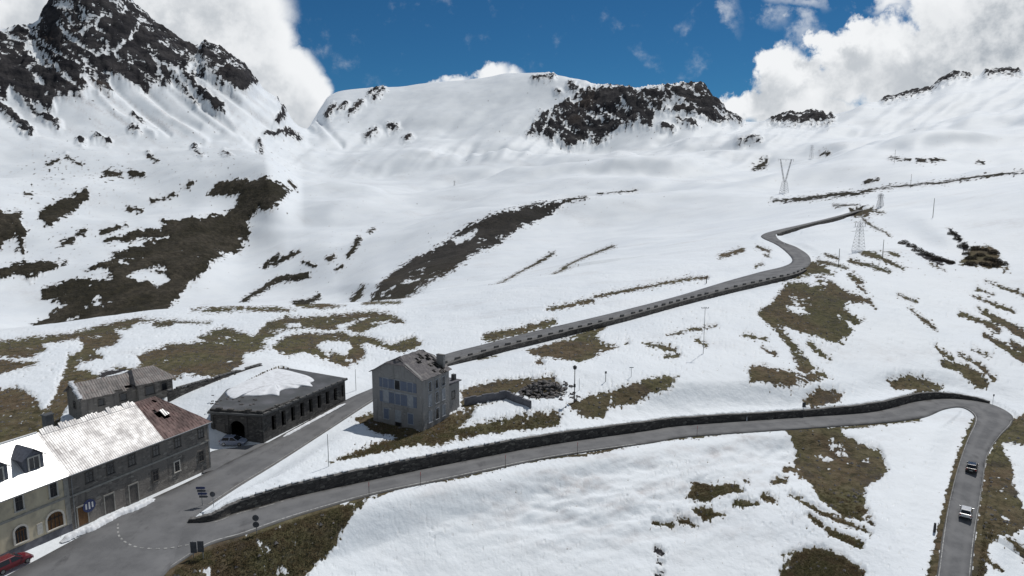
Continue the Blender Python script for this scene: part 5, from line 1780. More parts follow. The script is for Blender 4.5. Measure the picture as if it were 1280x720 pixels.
# long stone wall behind the shed
def free_wall(name, pts, h, th, mat, label, cap=None):
    t = thing(name, label, 'stone wall', tuple(pts[0]))
    m = MB()
    o0 = Vector(pts[0])
    for i in range(len(pts) - 1):
        a, b = Vector(pts[i]) - o0, Vector(pts[i + 1]) - o0
        d = (b - a)
        n = Vector((-d.y, d.x, 0)).normalized() * th
        k = max(2, int(d.length / 1.2))
        for q in range(k):
            p0, p1 = a + d * (q / k), a + d * ((q + 1) / k)
            j = .12 * math.sin(q * 2.3 + i)
            dn, up_ = Vector((0, 0, -1.6)), Vector((0, 0, h + j))
            m.hexa([p0 + dn, p1 + dn, p1 + n + dn, p0 + n + dn, p0 + up_, p1 + up_, p1 + n + up_, p0 + n + up_])
    m.build('masonry', mat, t)
    if cap:
        c = MB()
        rr_ = random.Random(9)
        for i in range(len(pts) - 1):
            a, b = Vector(pts[i]) - o0, Vector(pts[i + 1]) - o0
            d = (b - a)
            n = Vector((-d.y, d.x, 0)).normalized() * th
            L_ = d.length
            q = 0
            while q < L_ - 1:
                w = rr_.uniform(.7, 1.3)
                if rr_.random() < .8:
                    p0, p1 = a + d * (q / L_), a + d * (min(q + w * .85, L_) / L_)
                    z0, z1 = Vector((0, 0, h + .125)), Vector((0, 0, h + .33))
                    c.hexa([p0 + z0, p1 + z0, p1 + n + z0, p0 + n + z0, p0 + z1, p1 + z1, p1 + n + z1, p0 + n + z1])
                q += w
        c.build('coping', cap, t)
    return t


W0, W1 = atz(212, 502, 3.6), atz(329, 468.5, 3.7)
free_wall('boundary_wall', [tuple(W0), tuple((W0 + W1) / 2 + np.array([.3, 0, .2])), tuple(W1 + np.array([0, 0, .3]))], 1.9, .7, M['wall_stone'], 'dark dry stone wall behind the long shed', M['guard_stone'])

# ------------------------------------------------------------------ the derelict cottage behind the row
cb0, cb1 = atz(103, 523, 3.0), atz(172, 507, 3.0)
cd = (cb1 - cb0) / np.linalg.norm(cb1 - cb0)
CL = float(np.linalg.norm(cb1 - cb0))
cot = thing('derelict_cottage', 'low derelict stone cottage with patched grey and red roof behind the row', 'house', tuple(cb0), math.atan2(cd[1], cd[0]))
m = MB()
m.box(0, CL, 0, 7.0, -3, 3.6)
m.slab([(0.01, 0.02, 3.6), (0.01, 6.98, 3.6), (0.01, 3.5, 5.5)], -.4)
m.box(CL + .01, CL + 6.2, -1.0, 7.2, -3, 4.3)
m.build('wall', M['grey_stone'], cot)
m = MB()
nx, ny = 16, 7
for i in range(nx):
    for j in range(ny):
        if (i > 9 and j < 1 and (i + j) % 3 != 0) or (i in (13, 14) and j < 2):
            continue
        a = lambda i, j: Vector((-.5 + (CL + .5) * i / nx, -.5 + 4.0 * j / ny, 3.45 + 2.25 * j / ny + .05 * math.sin(i * 1.9 + j * 1.3)))
        m.slab([a(i, j), a(i + 1, j), a(i + 1, j + 1), a(i, j + 1)], .09)
m.slab([(-.5, 3.51, 5.7), (CL, 3.51, 5.7), (CL, 7.5, 3.4), (-.5, 7.5, 3.4)], .1)
cr = m.build('roof', M['grey_sheet'], cot)
cr['label'] = 'grey sheet roof with rusty red patches and gaps'
m = MB()
x0, x1, yf = CL - .6, CL + 6.9, -1.6
m.slab([(x0, yf, 4.25), (x1 - .0, yf, 4.25), (x1 - 2.4, 3.1, 6.3), (x0 + 1.2, 3.1, 6.3)], .1)
m.slab([(x0 + 1.2, 3.103, 6.3), (x1 - 2.4, 3.103, 6.3), (x1, 7.8, 4.25), (x0, 7.8, 4.25)], .1)
m.slab([(x1, yf, 4.25), (x1, 7.8, 4.25), (x1 - 2.4, 3.1, 6.3)], .1)
m.slab([(x0, 7.8, 4.25), (x0, yf, 4.25), (x0 + 1.2, 3.1, 6.3)], .1)
cr2 = m.build('roof', M['grey_sheet'], cot)
cr2['label'] = 'higher hipped grey roof over the end bay'
window_part(cot, CL + 2.0, 1.9, 1.5, 1.5, y=-1.0, frame='grey_wood', bars=False)
window_part(cot, CL + 4.6, 2.2, .9, 1.3, y=-1.0, frame='grey_wood', bars=False)
window_part(cot, CL * .35, 1.6, .8, 1.0, frame='grey_wood', bars=False)
window_part(cot, CL * .75, 1.6, 1.0, 1.2, frame='grey_wood', bars=False)
window_part(cot, 3.2, 1.3, .8, 1.0, y=0, frame='grey_wood', axis='x', sgn=-1, bars=False)
m = MB()
for k in range(14):
    y0 = -.3 + k * .31
    m.rock((-.15 + .1 * math.sin(k), y0 + .0, 3.68 + 2.2 * (y0 + .5) / 4.0), (.55, .28, .16), 40 + k)
tag(m.build('snow_edge', M['snow'], cr, True), kind='stuff')

# ------------------------------------------------------------------ the tall derelict house by the road
hL, hC = np.array([-26.0, 122.8, 0]), np.array([-16.0, 117.0, 0])
hx = (hC - hL)
HW = float(np.linalg.norm(hx))
hx /= HW
HLN = 8.3
hR = hC + HLN * np.array([-hx[1], hx[0], 0])
hs = thing('derelict_house', 'tall derelict three storey stone house with broken roof beside the pass road', 'house', tuple(hL), math.atan2(hx[1], hx[0]))
he, hr_ = 9.8, 12.9
m = MB()
# shell: four walls with real thickness so the holes in the roof look into it
T = .5
m.box(0, HW, 0, T, -2, he)
m.box(0, HW, HLN - T, HLN, -2, he)
m.box(0, T, T + .002, HLN - T - .002, -2, he)
m.box(HW - T, HW, T + .002, HLN - T - .002, -2, he)
g0, g1 = HW * .5 - 2.1, HW * .5 + 2.1
for yy in (0.0, HLN - T):
    k = [(.02, he + .002), (HW - .02, he + .002), (g1, hr_ - .95), (g0, hr_ - .95)]
    m.add([(x, yy, z) for x, z in k] + [(x, yy + T, z) for x, z in k], [(0, 1, 2, 3), (7, 6, 5, 4), (0, 4, 5, 1), (1, 5, 6, 2), (2, 6, 7, 3), (3, 7, 4, 0)])
m.build('wall', M['old_stone'], hs)
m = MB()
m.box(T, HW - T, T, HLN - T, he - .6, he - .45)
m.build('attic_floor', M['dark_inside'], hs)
sl_ = (hr_ - he) / (HW / 2)
def hroof(side, i, j, nx=16, ny=9):
    # side -1: left slope, +1: right slope; j from eave to ridge
    t = j / ny
    y = -.4 + (HLN + .8) * i / nx
    x = HW / 2 + side * (HW / 2 + .45) * (1 - t)
    z = he - .45 * sl_ + (hr_ - he + .45 * sl_) * t
    # clipped gable ends
    clip = max(0.0, z - (hr_ - 1.15)) * 1.5
    y = min(max(y, -.4 + clip), HLN + .4 - clip)
    return Vector((x, y, z + .06 * math.sin(i * 1.7 + 2 * j)))
m = MB()
rr_ = random.Random(17)
gone = {(12, 1), (12, 2), (13, 1), (13, 2), (11, 2), (11, 3), (12, 3), (13, 4), (9, 6), (10, 6), (10, 7), (6, 5), (7, 5), (7, 6), (12, 6), (13, 6), (11, 5), (12, 5), (9, 3), (10, 0), (11, 0), (12, 0), (8, 1), (13, 3), (14, 5), (14, 2)}
for i in range(16):
    for j in range(9):
        if (i, j) in gone:
            continue
        m.slab([hroof(1, i, j), hroof(1, i + 1, j), hroof(1, i + 1, j + 1), hroof(1, i, j + 1)], .12)
for i in range(16):
    for j in range(9):
        if rr_.random() < .06 and 0 < j < 8:
            continue
        m.slab([hroof(-1, i + 1, j), hroof(-1, i, j), hroof(-1, i, j + 1), hroof(-1, i + 1, j + 1)], .12)
for yy, sg in ((-.4, 1), (HLN + .4, -1)):
    a = [Vector((HW / 2 - 2.35, yy, hr_ - 1.15)), Vector((HW / 2 + 2.35, yy, hr_ - 1.15)), Vector((HW / 2, yy + sg * 1.72, hr_ + .02))]
    m.slab(a if sg > 0 else a[::-1], .12)
hro = m.build('roof', M['stone_slate'], hs)
m = MB()
for k in range(12):
    y = .4 + k * (HLN - .8) / 11
    for sd_ in (-1, 1):
        m.bar((HW / 2 + sd_ * (HW / 2 + .3), y, he - .32), (HW / 2 + sd_ * .05, y, hr_ - .22), .14, .18)
m.build('rafter', M['beam'], hro)
m = MB()
for k in range(26):
    i, j = rr_.choice(sorted(gone))
    p = hroof(1, i + rr_.random(), j + rr_.random())
    d = Vector((rr_.uniform(-.6, .6), rr_.uniform(-.9, .9), rr_.uniform(-.2, .5)))
    m.bar(p - d * .7, p + d * .7, rr_.uniform(.08, .3), .06)
tag(m.build('broken_board', M['grey_wood'], hro), kind='stuff')
m = MB()
m.box(HW - 2.2, HW - .6, HLN - .9, HLN - .3, he, hr_ - .6)
ch = m.build('chimney', M['old_stone'], hro)
m = MB()
m.box(HW - 2.25, HW - .55, HLN - .95, HLN - .25, hr_ - .597, hr_ - .48)
m.build('chimney_cap', M['guard_stone'], ch)
# front: three storeys, faded blue boarding
for z, hh in ((1.0, 1.9), (4.2, 2.0), (7.0, 1.7)):
    for k, xx in enumerate((HW * .28, HW * .52, HW * .77)):
        wd = 1.15
        f = window_part(hs, xx, z, wd, hh, frame='pale_panel', pane=('blue_shutter' if (k + int(z)) % 2 else 'pale_panel') if z < 7 else ('glass' if k == 1 else 'blue_shutter'), bars=False, depth=.06)
        if z > 2:
            for sx in (-1, 1):
                s_ = MB()
                s_.box(xx + sx * (wd / 2 + .5) - .38, xx + sx * (wd / 2 + .5) + .38, -.06, -.004, z, z + hh)
                s_.build('shutter', M['blue_shutter'], f)
m = MB()
m.box(HW * .16, HW * .9, -.05, -.004, 6.35, 6.55)
m.build('string_course', M['pale_panel'], hs)
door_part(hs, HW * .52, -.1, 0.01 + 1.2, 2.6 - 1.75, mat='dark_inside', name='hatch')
# road-away side
for z, hh in ((1.1, 2.0), (4.2, 2.0), (7.0, 1.6)):
    for k, yy in enumerate((HLN * .28, HLN * .53, HLN * .78)):
        window_part(hs, yy, z, .85, hh, y=HW, axis='x', sgn=1, frame='pale_panel', pane='glass' if (z > 6 or k == 1) else 'pale_panel', bars=(k == 1), depth=.06)
        window_part(hs, yy, z, .85, hh, y=0, axis='x', sgn=-1, frame='grey_wood', pane='glass', bars=False, depth=.06)
# lean-to at the back
m = MB()
m.box(HW - 6.2, HW - .6, HLN + .01, HLN + 4.2, -2, 6.1)
m.build('annex_wall', M['old_stone'], hs)
m = MB()
m.slab([(HW - 6.5, HLN + .02, 6.65), (HW - .3, HLN + .02, 6.65), (HW - .3, HLN + 4.6, 6.4), (HW - 6.5, HLN + 4.6, 6.4)], .22)
ar = m.build('annex_roof', M['concrete'], hs)
m = MB()
m.box(HW - 1.7, HW - 1.0, HLN + 3.1, HLN + 3.8, 6.3, 7.6)
m.build('chimney', M['slab_roof'], ar)
window_part(hs, HLN + 2.2, 3.2, .9, 1.4, y=HW - .6, axis='x', sgn=1, frame='grey_wood', bars=False, depth=.05)

# ------------------------------------------------------------------ ruin and heap of fallen stone
rb = hit(680, 490)
m = MB()
rr_ = random.Random(21)
for k in range(260):
    a = rr_.gauss(0, 2.0)
    b = rr_.gauss(0, 1.6)
    hgt = 2.6 * math.exp(-(a / 2.6) ** 2 - (b / 2.0) ** 2)
    s = rr_.uniform(.16, .55)
    x, y = rb[0] + a * 1.35, rb[1] + b * 1.3
    m.rock((x - rb[0], y - rb[1], gz(x, y) - rb[2] + hgt * rr_.uniform(.45, 1.0)), (s * rr_.uniform(.8, 1.6), s, s * .7), k)
t = thing('rubble_heap', 'heap of fallen grey stones between the derelict house and the lamp post', 'rubble', tuple(rb))
tag(m.build('stones', M['slide'], t), kind='stuff')
m = MB()
for k in range(9):
    x, y = rr_.uniform(-3, 3), rr_.uniform(-2, 2)
    m.bar((x, y, .6), (x + rr_.uniform(-1.5, 1.5), y + rr_.uniform(-1, 1), rr_.uniform(1.2, 2.8)), .16, .12)
m.build('timber', M['beam'], t)
p0, p1 = hit(581, 507), hit(632, 498)
free_wall('ruined_wall', [tuple(p0), tuple(p1), tuple(hit(662, 510))], 1.5, .5, M['concrete'], 'low grey ruined wall between the derelict house and the rubble heap')

# ------------------------------------------------------------------ poles, lamps, signs
def lamp_post(u, v, h, label):
    p = hit(u, v)
    t = thing('lamp_post', label, 'lamp post', tuple(p))
    m = MB()
    m.tube([(0, 0, -.6), (0, 0, h * .5), (0, 0, h)], [.11, .09, .07], 8)
    m.build('post', M['post'], t)
    m = MB()
    m.tube([(0, 0, h - .1), (0, 0, h + .1), (0, 0, h + .55), (0, 0, h + .8)], [.12, .34, .42, .1], 10)
    m.build('lamp_head', M['post'], t)
    m = MB()
    m.box(-.2, .2, -.16, .16, h * .46, h * .46 + .65)
    m.build('junction_box', M['post'], t)
    return t


lamp_post(718, 503, 6.9, 'tall dark lamp post standing beside the rubble heap')


def pole(name, u, v, h, label, cat, r=.07, mat='pole_wood', group=None, arms=(), top=None, z=None):
    p = hit(u, v) if z is None else atz(u, v, z)
    t = thing(name, label, cat, tuple(p), 0, group)
    m = MB()
    m.tube([(0, 0, -.7), (0, 0, h * .5), (0, 0, h)], [r, r * .9, r * .75], 7)
    m.build('post', M[mat], t)
    for k, (zz, ln) in enumerate(arms):
        a = MB()
        a.bar((-ln, 0, zz), (ln, 0, zz), .12)
        ao = a.build('cross_arm', M[mat], t)
        ins = MB()
        for s in (-.9, -.3, .3, .9):
            ins.tube([(s * ln, 0, zz + .061), (s * ln, 0, zz + .28)], [.06, .05], 6)
        ins.build('insulator', M['post'], ao)
    if top:
        top(t, h)
    return t


def board(w, h, mat, dz=0.0):
    def f(t, ph):
        m = MB()
        m.box(-w / 2, w / 2, -.10, -.075, ph - h - dz, ph - dz)
        m.build('sign_board', M[mat], t)
    return f


def discs(n, r):
    def f(t, ph):
        for k in range(n):
            m = MB()
            m.disc((0, -.10, ph - r - k * 2.15 * r), (0, 1, 0), r, .03, 20)
            d = m.build('sign_disc', M['sign_back'], t)
            m = MB()
            m.box(-r * .7, r * .7, -.082, -.07, ph - r - k * 2.15 * r - .04, ph - r - k * 2.15 * r + .04)
            m.build('bracket', M['galv'], d)
    return f


def finger_boards(t, ph):
    for k in range(4):
        m = MB()
        z = ph - .42 * k - .36
        w = 1.15 - .08 * (k % 2)
        m.add([(-w / 2 + (k * .11 - .12), -.09, z), (w / 2 + (k * .11 - .12), -.09, z), (w / 2 + .18 + (k * .11 - .12), -.09, z + .16), (w / 2 + (k * .11 - .12), -.09, z + .33), (-w / 2 + (k * .11 - .12), -.09, z + .33),
               (-w / 2 + (k * .11 - .12), -.06, z), (w / 2 + (k * .11 - .12), -.06, z), (w / 2 + .18 + (k * .11 - .12), -.06, z + .16), (w / 2 + (k * .11 - .12), -.06, z + .33), (-w / 2 + (k * .11 - .12), -.06, z + .33)],
              [(0, 1, 2, 3, 4), (9, 8, 7, 6, 5), (0, 5, 6, 1), (1, 6, 7, 2), (2, 7, 8, 3), (3, 8, 9, 4), (4, 9, 5, 0)])
        m.build('finger_board', M['sign_blue' if k % 2 == 0 else 'sign_back'], t)


pole('direction_sign', 253, 631, 2.7, 'stack of dark blue direction boards on a post at the road fork', 'road sign', .05, 'galv', top=finger_boards, z=.1)
pole('road_sign', 267, 633, 2.2, 'single round dark sign on a post at the tip of the snow bank', 'road sign', .045, 'galv', top=discs(1, .38), z=.1)
pole('road_sign', 321, 667, 2.6, 'two round dark signs one above the other on the grass verge', 'road sign', .05, 'galv', top=discs(2, .42), z=-.3)


def big_board(t, ph):
    m = MB()
    m.tube([(1.15, 0, -.6), (1.15, 0, ph - .1)], [.05, .05], 7)
    m.build('post', M['galv'], t)
    for k in (0, 1):
        m = MB()
        m.box(-.25 + k * .85, .5 + k * .85, -.11, -.08, ph - 1.45 + .1 * k, ph - .05 + .1 * k)
        b = m.build('sign_board', M['sign_back'], t)
        m = MB()
        for zz in (.3, 1.05):
            m.box(-.22 + k * .85, .47 + k * .85, -.078, -.055, ph - 1.45 + zz, ph - 1.38 + zz)
        m.build('bracket', M['galv'], b)


pole('road_sign', 242, 697, 2.1, 'pair of leaning dark sign boards on two posts at the grass corner', 'road sign', .05, 'galv', top=big_board, z=-.1)
pole('road_sign', 1004, 519, 2.9, 'small dark rectangular sign on a post above the lower road wall', 'road sign', .05, 'galv', top=board(.75, 1.1, 'sign_back'))
pole('road_sign', 1241, 503, 2.0, 'thin post with a small plate on the outside of the hairpin', 'road sign', .045, 'galv', top=board(.35, .5, 'sign_back'))
pole('thin_pole', 411, 583, 5.2, 'thin grey pole standing in the snow triangle between the roads', 'pole', .06, 'galv')
pole('thin_pole', 445, 488, 4.6, 'thin grey pole beside the road past the end of the long shed', 'pole', .06, 'galv')
pole('road_post', 883, 354, 2.6, 'dark square post at the end of the snow ridge by the upper road', 'post', .16, 'post')
pole('sign_post', 757, 477, 2.3, 'short dark post in the snow right of the lamp post', 'post', .07, 'post', top=board(.4, .5, 'sign_back'))
pole('sign_post', 789, 471, 2.2, 'short grey post with a small crossbar in the open snow', 'post', .05, 'galv', top=board(.9, .18, 'galv'))
pole('short_post', 724, 488, 2.6, 'thin short post standing just right of the lamp post', 'post', .045, 'galv')
pole('utility_pole', 879, 442, 11.5, 'thin pole with crossbars standing alone below the upper road', 'utility pole', .07, 'galv', arms=((11.2, .9),))
pole('utility_pole', 1048, 334, 7.0, 'dark wooden pole beside the dark strips right of the road bend', 'utility pole', .12)
pole('utility_pole', 1103, 323, 7.4, 'dark wooden pole right of the lattice pylon among dark strips', 'utility pole', .12)
pole('utility_pole', 1166, 272, 9.5, 'lone dark pole on the open snow slope at upper right', 'utility pole', .14)
pole('utility_pole', 1138, 235, 11, 'faint far pole near the dark line across the snow', 'utility pole', .13)
pole('utility_pole', 1118, 204, 14, 'far thin pole on the highest snow line at right', 'utility pole', .15)
SNOWP = [(447, 604), (632, 585), (724, 571), (516, 598), (872, 547)]
sp0 = None
for k, (u, v) in enumerate(SNOWP):
    i = int(np.argmin([(low_r[q] - atz(u, v, low_r[q, 2]))[:2] @ (low_r[q] - atz(u, v, low_r[q, 2]))[:2] for q in range(300)]))
    p = low_l[i] * .02 + low_r[i] * .98 + (low_r[i] - low_l[i]) / np.linalg.norm(low_r[i] - low_l[i]) * .35
    if sp0 is None:
        sp0 = thing('snow_pole', 'thin red brown snow pole on the lower road edge', 'snow pole', (0, 0, 0), 0, 'snow poles along the lower road')
        m = MB()
        m.tube([(0, 0, -.5), (0, 0, 1.5)], [.04, .04], 6)
        m.build('shaft', M['pole_wood'], sp0)
        m = MB()
        m.tube([(0, 0, 1.503), (0, 0, 2.1)], [.042, .042], 6)
        m.build('band', M['sign_red'], sp0)
        o = sp0
    else:
        o = copy_tree(sp0)
    o.location = tuple(p)
mk = pole('marker_post', 1168, 665, 1.5, 'short dark post standing in the snow edge left of the descending road', 'post', .22, 'post')


# ------------------------------------------------------------------ power pylons
def pylon(u, v, H, w, kind, label, rz, group='power pylons on the slope', th=.16):
    p = hit(u, v)
    t = thing('pylon', label, 'pylon', tuple(p), rz, group)
    b = MB()
    hb = H * (.34 if kind == 'v' else .9)
    tw = w * (.55 if kind == 'v' else .35)
    lv = 5 if kind == 'v' else 8
    def cor(z):
        q = (w + (tw - w) * min(z / hb, 1)) / 2
        return [Vector((-q, -q, z)), Vector((q, -q, z)), Vector((q, q, z)), Vector((-q, q, z))]
    for k in range(4):
        b.bar(cor(-1)[k], cor(hb)[k], th)
    for q in range(lv):
        c0, c1 = cor(hb * q / lv), cor(hb * (q + 1) / lv)
        for k in range(4):
            b.bar(c0[k], c1[(k + 1) % 4], th * .55)
            b.bar(c0[(k + 1) % 4], c1[k], th * .55)
            b.bar(c1[k], c1[(k + 1) % 4], th * .6)
    b.build('lattice_body', M['pylon'], t)
    if kind == 'v':
        for s in (-1, 1):
            a = MB()
            x1 = s * w * 1.35
            for y in (-.45, .45):
                a.bar((s * .2, y, hb), (x1 - s * .8, y * .6, H), th)
                a.bar((s * tw / 2, y, hb), (x1, y * .6, H), th)
            for q in range(6):
                z0, z1 = hb + (H - hb) * q / 6, hb + (H - hb) * (q + 1) / 6
                f0, f1 = q / 6, (q + 1) / 6
                a.bar((s * .2 + (x1 - s * 1.0) * f0, 0, z0), (s * tw / 2 + (x1 - s * tw / 2) * f1, 0, z1), th * .5)
                a.bar((s * tw / 2 + (x1 - s * tw / 2) * f0, 0, z0), (s * .2 + (x1 - s * 1.0) * f1, 0, z1), th * .5)
            a.build('slanting_arm', M['pylon'], t)
        a = MB()
        for zz in (H - .4, H + .5):
            a.bar((-w * 1.9, 0, zz), (w * 1.9, 0, zz), th * .8)
        for q in range(10):
            x0, x1 = -w * 1.9 + w * 3.8 * q / 10, -w * 1.9 + w * 3.8 * (q + 1) / 10
            a.bar((x0, 0, H - .4 if q % 2 else H + .5), (x1, 0, H + .5 if q % 2 else H - .4), th * .5)
        cr_ = a.build('cross_arm', M['pylon'], t)
        xs = (-w * 1.8, 0, w * 1.8)
        zi = H - .4
    else:
        for zz, ln in ((H * .62, w * 1.4), (H * .76, w * 1.1), (H * .9, w * .8)):
            a = MB()
            for y in (-.3, .3):
                a.bar((-ln, 0, zz), (0, y, zz + .5), th * .6)
                a.bar((ln, 0, zz), (0, y, zz + .5), th * .6)
                a.bar((-ln, 0, zz), (ln, 0, zz), th * .6)
            cr_ = a.build('cross_arm', M['pylon'], t)
        a = MB()
        a.bar((0, 0, hb), (0, 0, H), th)
        a.build('peak', M['pylon'], t)
        xs = (-w * .8, w * .8)
        zi = H * .9
    a = MB()
    for x in xs:
        a.tube([(x, 0, zi - .05), (x, 0, zi - 1.6)], [.09, .09], 6)
    a.build('insulator', M['post'], cr_)
    return t


pylon(980, 241, 33, 6.2, 'v', 'steel pylon with spread V arms above the far dark road line', .5)
pylon(1073, 312, 12.5, 3.6, 'm', 'pale lattice pylon just below the dark mound on the upper road', .4, th=.07)
pylon(1014, 198, 24, 5.0, 'm', 'faint far lattice pylon on the snow behind the V armed pylon', .4, th=.12)
pylon(1100, 258, 8.5, 3.0, 'm', 'small lattice pylon on the snow right of the dark mound', .4, th=.12)
pylon(568, 232, 9, 2.2, 'm', 'tiny lone pylon far off in the middle of the snow bowl', .2, th=.12)


# ------------------------------------------------------------------ cars
def car(label, loc, rz, paint, kind='hatch', group=None, snow=False):
    """x forward, z up, wheels on the ground"""
    t = thing('parked_car' if kind == 'parked' else 'car', label, 'car', loc, rz, group)
    L, W, H = 4.25, 1.78, 1.52
    b = MB()
    # lower body as lofted cross sections from tail to nose
    st = [(-2.12, .42, .80, .74), (-2.05, .30, .98, .82), (-1.5, .22, 1.0, .88), (-.6, .20, .97, .89), (.6, .20, .95, .89), (1.3, .22, .92, .88), (1.85, .26, .80, .82), (2.12, .36, .62, .68)]
    n = 8
    for x, z0, z1, w in st:
        hm = (z0 + z1) / 2
        b.v += [(x, -w * .86, z0), (x, -w, z0 + .12), (x, -w, hm + .08), (x, -w * .93, z1), (x, w * .93, z1), (x, w, hm + .08), (x, w, z0 + .12), (x, w * .86, z0)]
    for i in range(len(st) - 1):
        for k in range(n):
            b.f.append((i * n + k, i * n + (k + 1) % n, (i + 1) * n + (k + 1) % n, (i + 1) * n + k))
            b.mi.append(0)
    b.f += [tuple(range(n)), tuple(range((len(st) - 1) * n, len(st) * n))[::-1]]
    b.mi += [0, 0]
    body = b.build('body', paint, t, bevel=.03)
    # cabin: roof with pillars in paint, glass set into it
    lo = [(-1.95, .95), (1.15, .93)]
    hi = [(-1.5, H), (.25, H - .02)]
    wl, wh = .84, .64
    c = MB()
    c.hexa([(-1.95, -wl, .90), (1.15, -wl, .90), (1.15, wl, .90), (-1.95, wl, .90), (-1.55, -wh, H - .06), (.20, -wh, H - .06), (.20, wh, H - .06), (-1.55, wh, H - .06)])
    c.hexa([(-1.58, -wh - .02, H - .062), (.24, -wh - .02, H - .062), (.24, wh + .02, H - .062), (-1.58, wh + .02, H - .062), (-1.45, -wh + .06, H), (.10, -wh + .06, H), (.10, wh - .06, H), (-1.45, wh - .06, H)])
    c.build('cabin', paint, t, bevel=.02)
    g = MB()
    def lerp(a, b_, t_):
        return tuple(a[k] + (b_[k] - a[k]) * t_ for k in range(3))
    def pane(name, p, mar=.1, out=(0, 0, 0)):
        q = MB()
        cx = tuple(sum(v[k] for v in p) / 4 for k in range(3))
        pp = [Vector(lerp(v, cx, mar)) + Vector(out) for v in p]
        q.slab(pp, .02)
        q.build(name, M['car_glass'], t)
    A_, B_, C_, D_ = (-1.95, .90), (1.15, .90), (.20, H - .06), (-1.55, H - .06)
    pane('windscreen', [(B_[0], -wl, .90), (B_[0], wl, .90), (C_[0], wh, C_[1]), (C_[0], -wh, C_[1])], .10, (.012, 0, .012))
    pane('rear_window', [(A_[0], wl, .92), (A_[0], -wl, .92), (D_[0], -wh, D_[1]), (D_[0], wh, D_[1])], .14, (-.015, 0, .006))
    for s in (-1, 1):
        for x0, x1, x2, x3 in ((-1.85, -.42, -.42, -1.46), (-.34, 1.0, .16, -.34)):
            p = [(x0, s * wl, .94), (x1, s * wl, .94), (x2, s * wh, H - .08), (x3, s * wh, H - .08)]
            pane('side_window', p if s < 0 else p[::-1], .09, (0, s * .012, .004))
    for x in (-1.32, 1.32):
        for s in (-1, 1):
            m = MB()
            m.tube([(x, s * .66, .33), (x, s * .70, .33), (x, s * .86, .33), (x, s * .90, .33)], [.28, .33, .33, .28], 18)
            wo = m.build('wheel', M['tyre'], t)
            m = MB()
            m.disc((x, s * .905, .33), (0, 1, 0), .20, .02, 14)
            m.build('rim', M['rim'], wo)
    for s in (-1, 1):
        m = MB()
        m.hexa([(1.86, s * .42, .58), (2.10, s * .42, .52), (2.02, s * .74, .52), (1.82, s * .80, .58), (1.86, s * .42, .74), (2.08, s * .42, .64), (1.99, s * .74, .66), (1.82, s * .80, .76)])
        m.build('headlight', M['lamp_clear'], t)
        m = MB()
        m.box(-2.14, -2.03, s * .70 - .1, s * .70 + .1, .68, .92)
        m.build('tail_light', M['lamp_red'], t)
        m = MB()
        m.box(.78, .98, s * .92 - .08, s * .92 + .08, .93, 1.07)
        m.build('mirror', paint, t, bevel=.02)
    m = MB()
    m.box(-2.16, -2.10, -.70, .70, .30, .50)
    m.box(2.06, 2.15, -.62, .62, .26, .40)
    m.build('bumper', M['plastic'], t)
    m = MB()
    m.box(-2.175, -2.163, -.26, .26, .53, .64)
    m.build('number_plate', M['plate'], t)
    return t


def on_low(u, v):
    i = min(range(250, 420), key=lambda q: abs(np.array(project((low_l[q] + low_r[q]) / 2))[1] - v))
    c = (low_l[i] + low_r[i]) / 2
    lu, ru = project(low_l[i])[0], project(low_r[i])[0]
    f = (u - lu) / (ru - lu)
    p = low_l[i] + (low_r[i] - low_l[i]) * f
    d = low_l[i - 1] + low_r[i - 1] - low_l[i + 1] - low_r[i + 1]
    return (p[0], p[1], p[2] + .05), math.atan2(d[1], d[0])


def project(p):
    q = np.asarray(p, float) - [0, 0, CZ]
    f = q[1] * CP - q[2] * SP
    return 640 + F * q[0] / f, 360 - F * (q[1] * SP + q[2] * CP) / f


loc, rz = on_low(1207, 645)
car('white hatchback driving up the descending road towards the hairpin', loc, rz, M['car_white'])
loc, rz = on_low(1214, 589)
car('black hatchback ahead of the white car near the hairpin', loc, rz, M['car_black'])
p = A0 + ROW_D * -8.6 - ROW_N * 2.4
car('dark red car parked along the ochre house at the bottom left corner', (p[0], p[1], .06), ROW_RZ, M['car_red'], 'parked')
pc_ = (FL + (FR - FL) * .52)
nrm = Vector(((FR - FL).y, -(FR - FL).x)).normalized()
q = pc_ + nrm * 1.6
car('blue grey car parked across the portal of the long shed', (q.x, q.y, gz(q.x, q.y) + .05), math.atan2((FR - FL).y, (FR - FL).x) + .15, M['tarp'], 'parked')

# ------------------------------------------------------------------ ploughed snow along the row of houses
def snow_ridge(name, pts, w, h, seed):
    rnd = random.Random(seed)
    p = catmull(pts, len(pts) * 9)
    m = MB()
    k = 7
    for i, c in enumerate(p):
        a, b = p[max(i - 1, 0)], p[min(i + 1, len(p) - 1)]
        d = np.array([b[0] - a[0], b[1] - a[1]])
        d /= np.linalg.norm(d) + 1e-9
        n = np.array([-d[1], d[0]])
        ends = min(1, i / 5, (len(p) - 1 - i) / 5)
        ww = w * (.55 + .45 * ends) * rnd.uniform(.75, 1.2)
        for q in range(k):
            f = q / (k - 1) * 2 - 1
            hh = h * ends * max(0, 1 - f * f) ** .7 * rnd.uniform(.7, 1.25) - .06
            m.v.append((c[0] + n[0] * f * ww, c[1] + n[1] * f * ww, c[2] + hh))
    for i in range(len(p) - 1):
        for q in range(k - 1):
            m.f.append((i * k + q, i * k + q + 1, (i + 1) * k + q + 1, (i + 1) * k + q))
            m.mi.append(0)
    return tag(m.build(name, M['snow'], None, True), kind='structure')


snow_ridge('snow_bank', [tuple(A0 + ROW_D * s - ROW_N * (1.9 + .25 * math.sin(s)) + np.array([0, 0, .03])) for s in np.linspace(-2.6, 10.5, 8)], .55, .55, 4)
snow_ridge('snow_bank', [tuple(Vector((*(FR.lerp(FB, t) + Vector((.95, -.3)) * 1.5), .08 + .8 * t))) for t in np.linspace(.12, .9, 7)], .35, .28, 6)

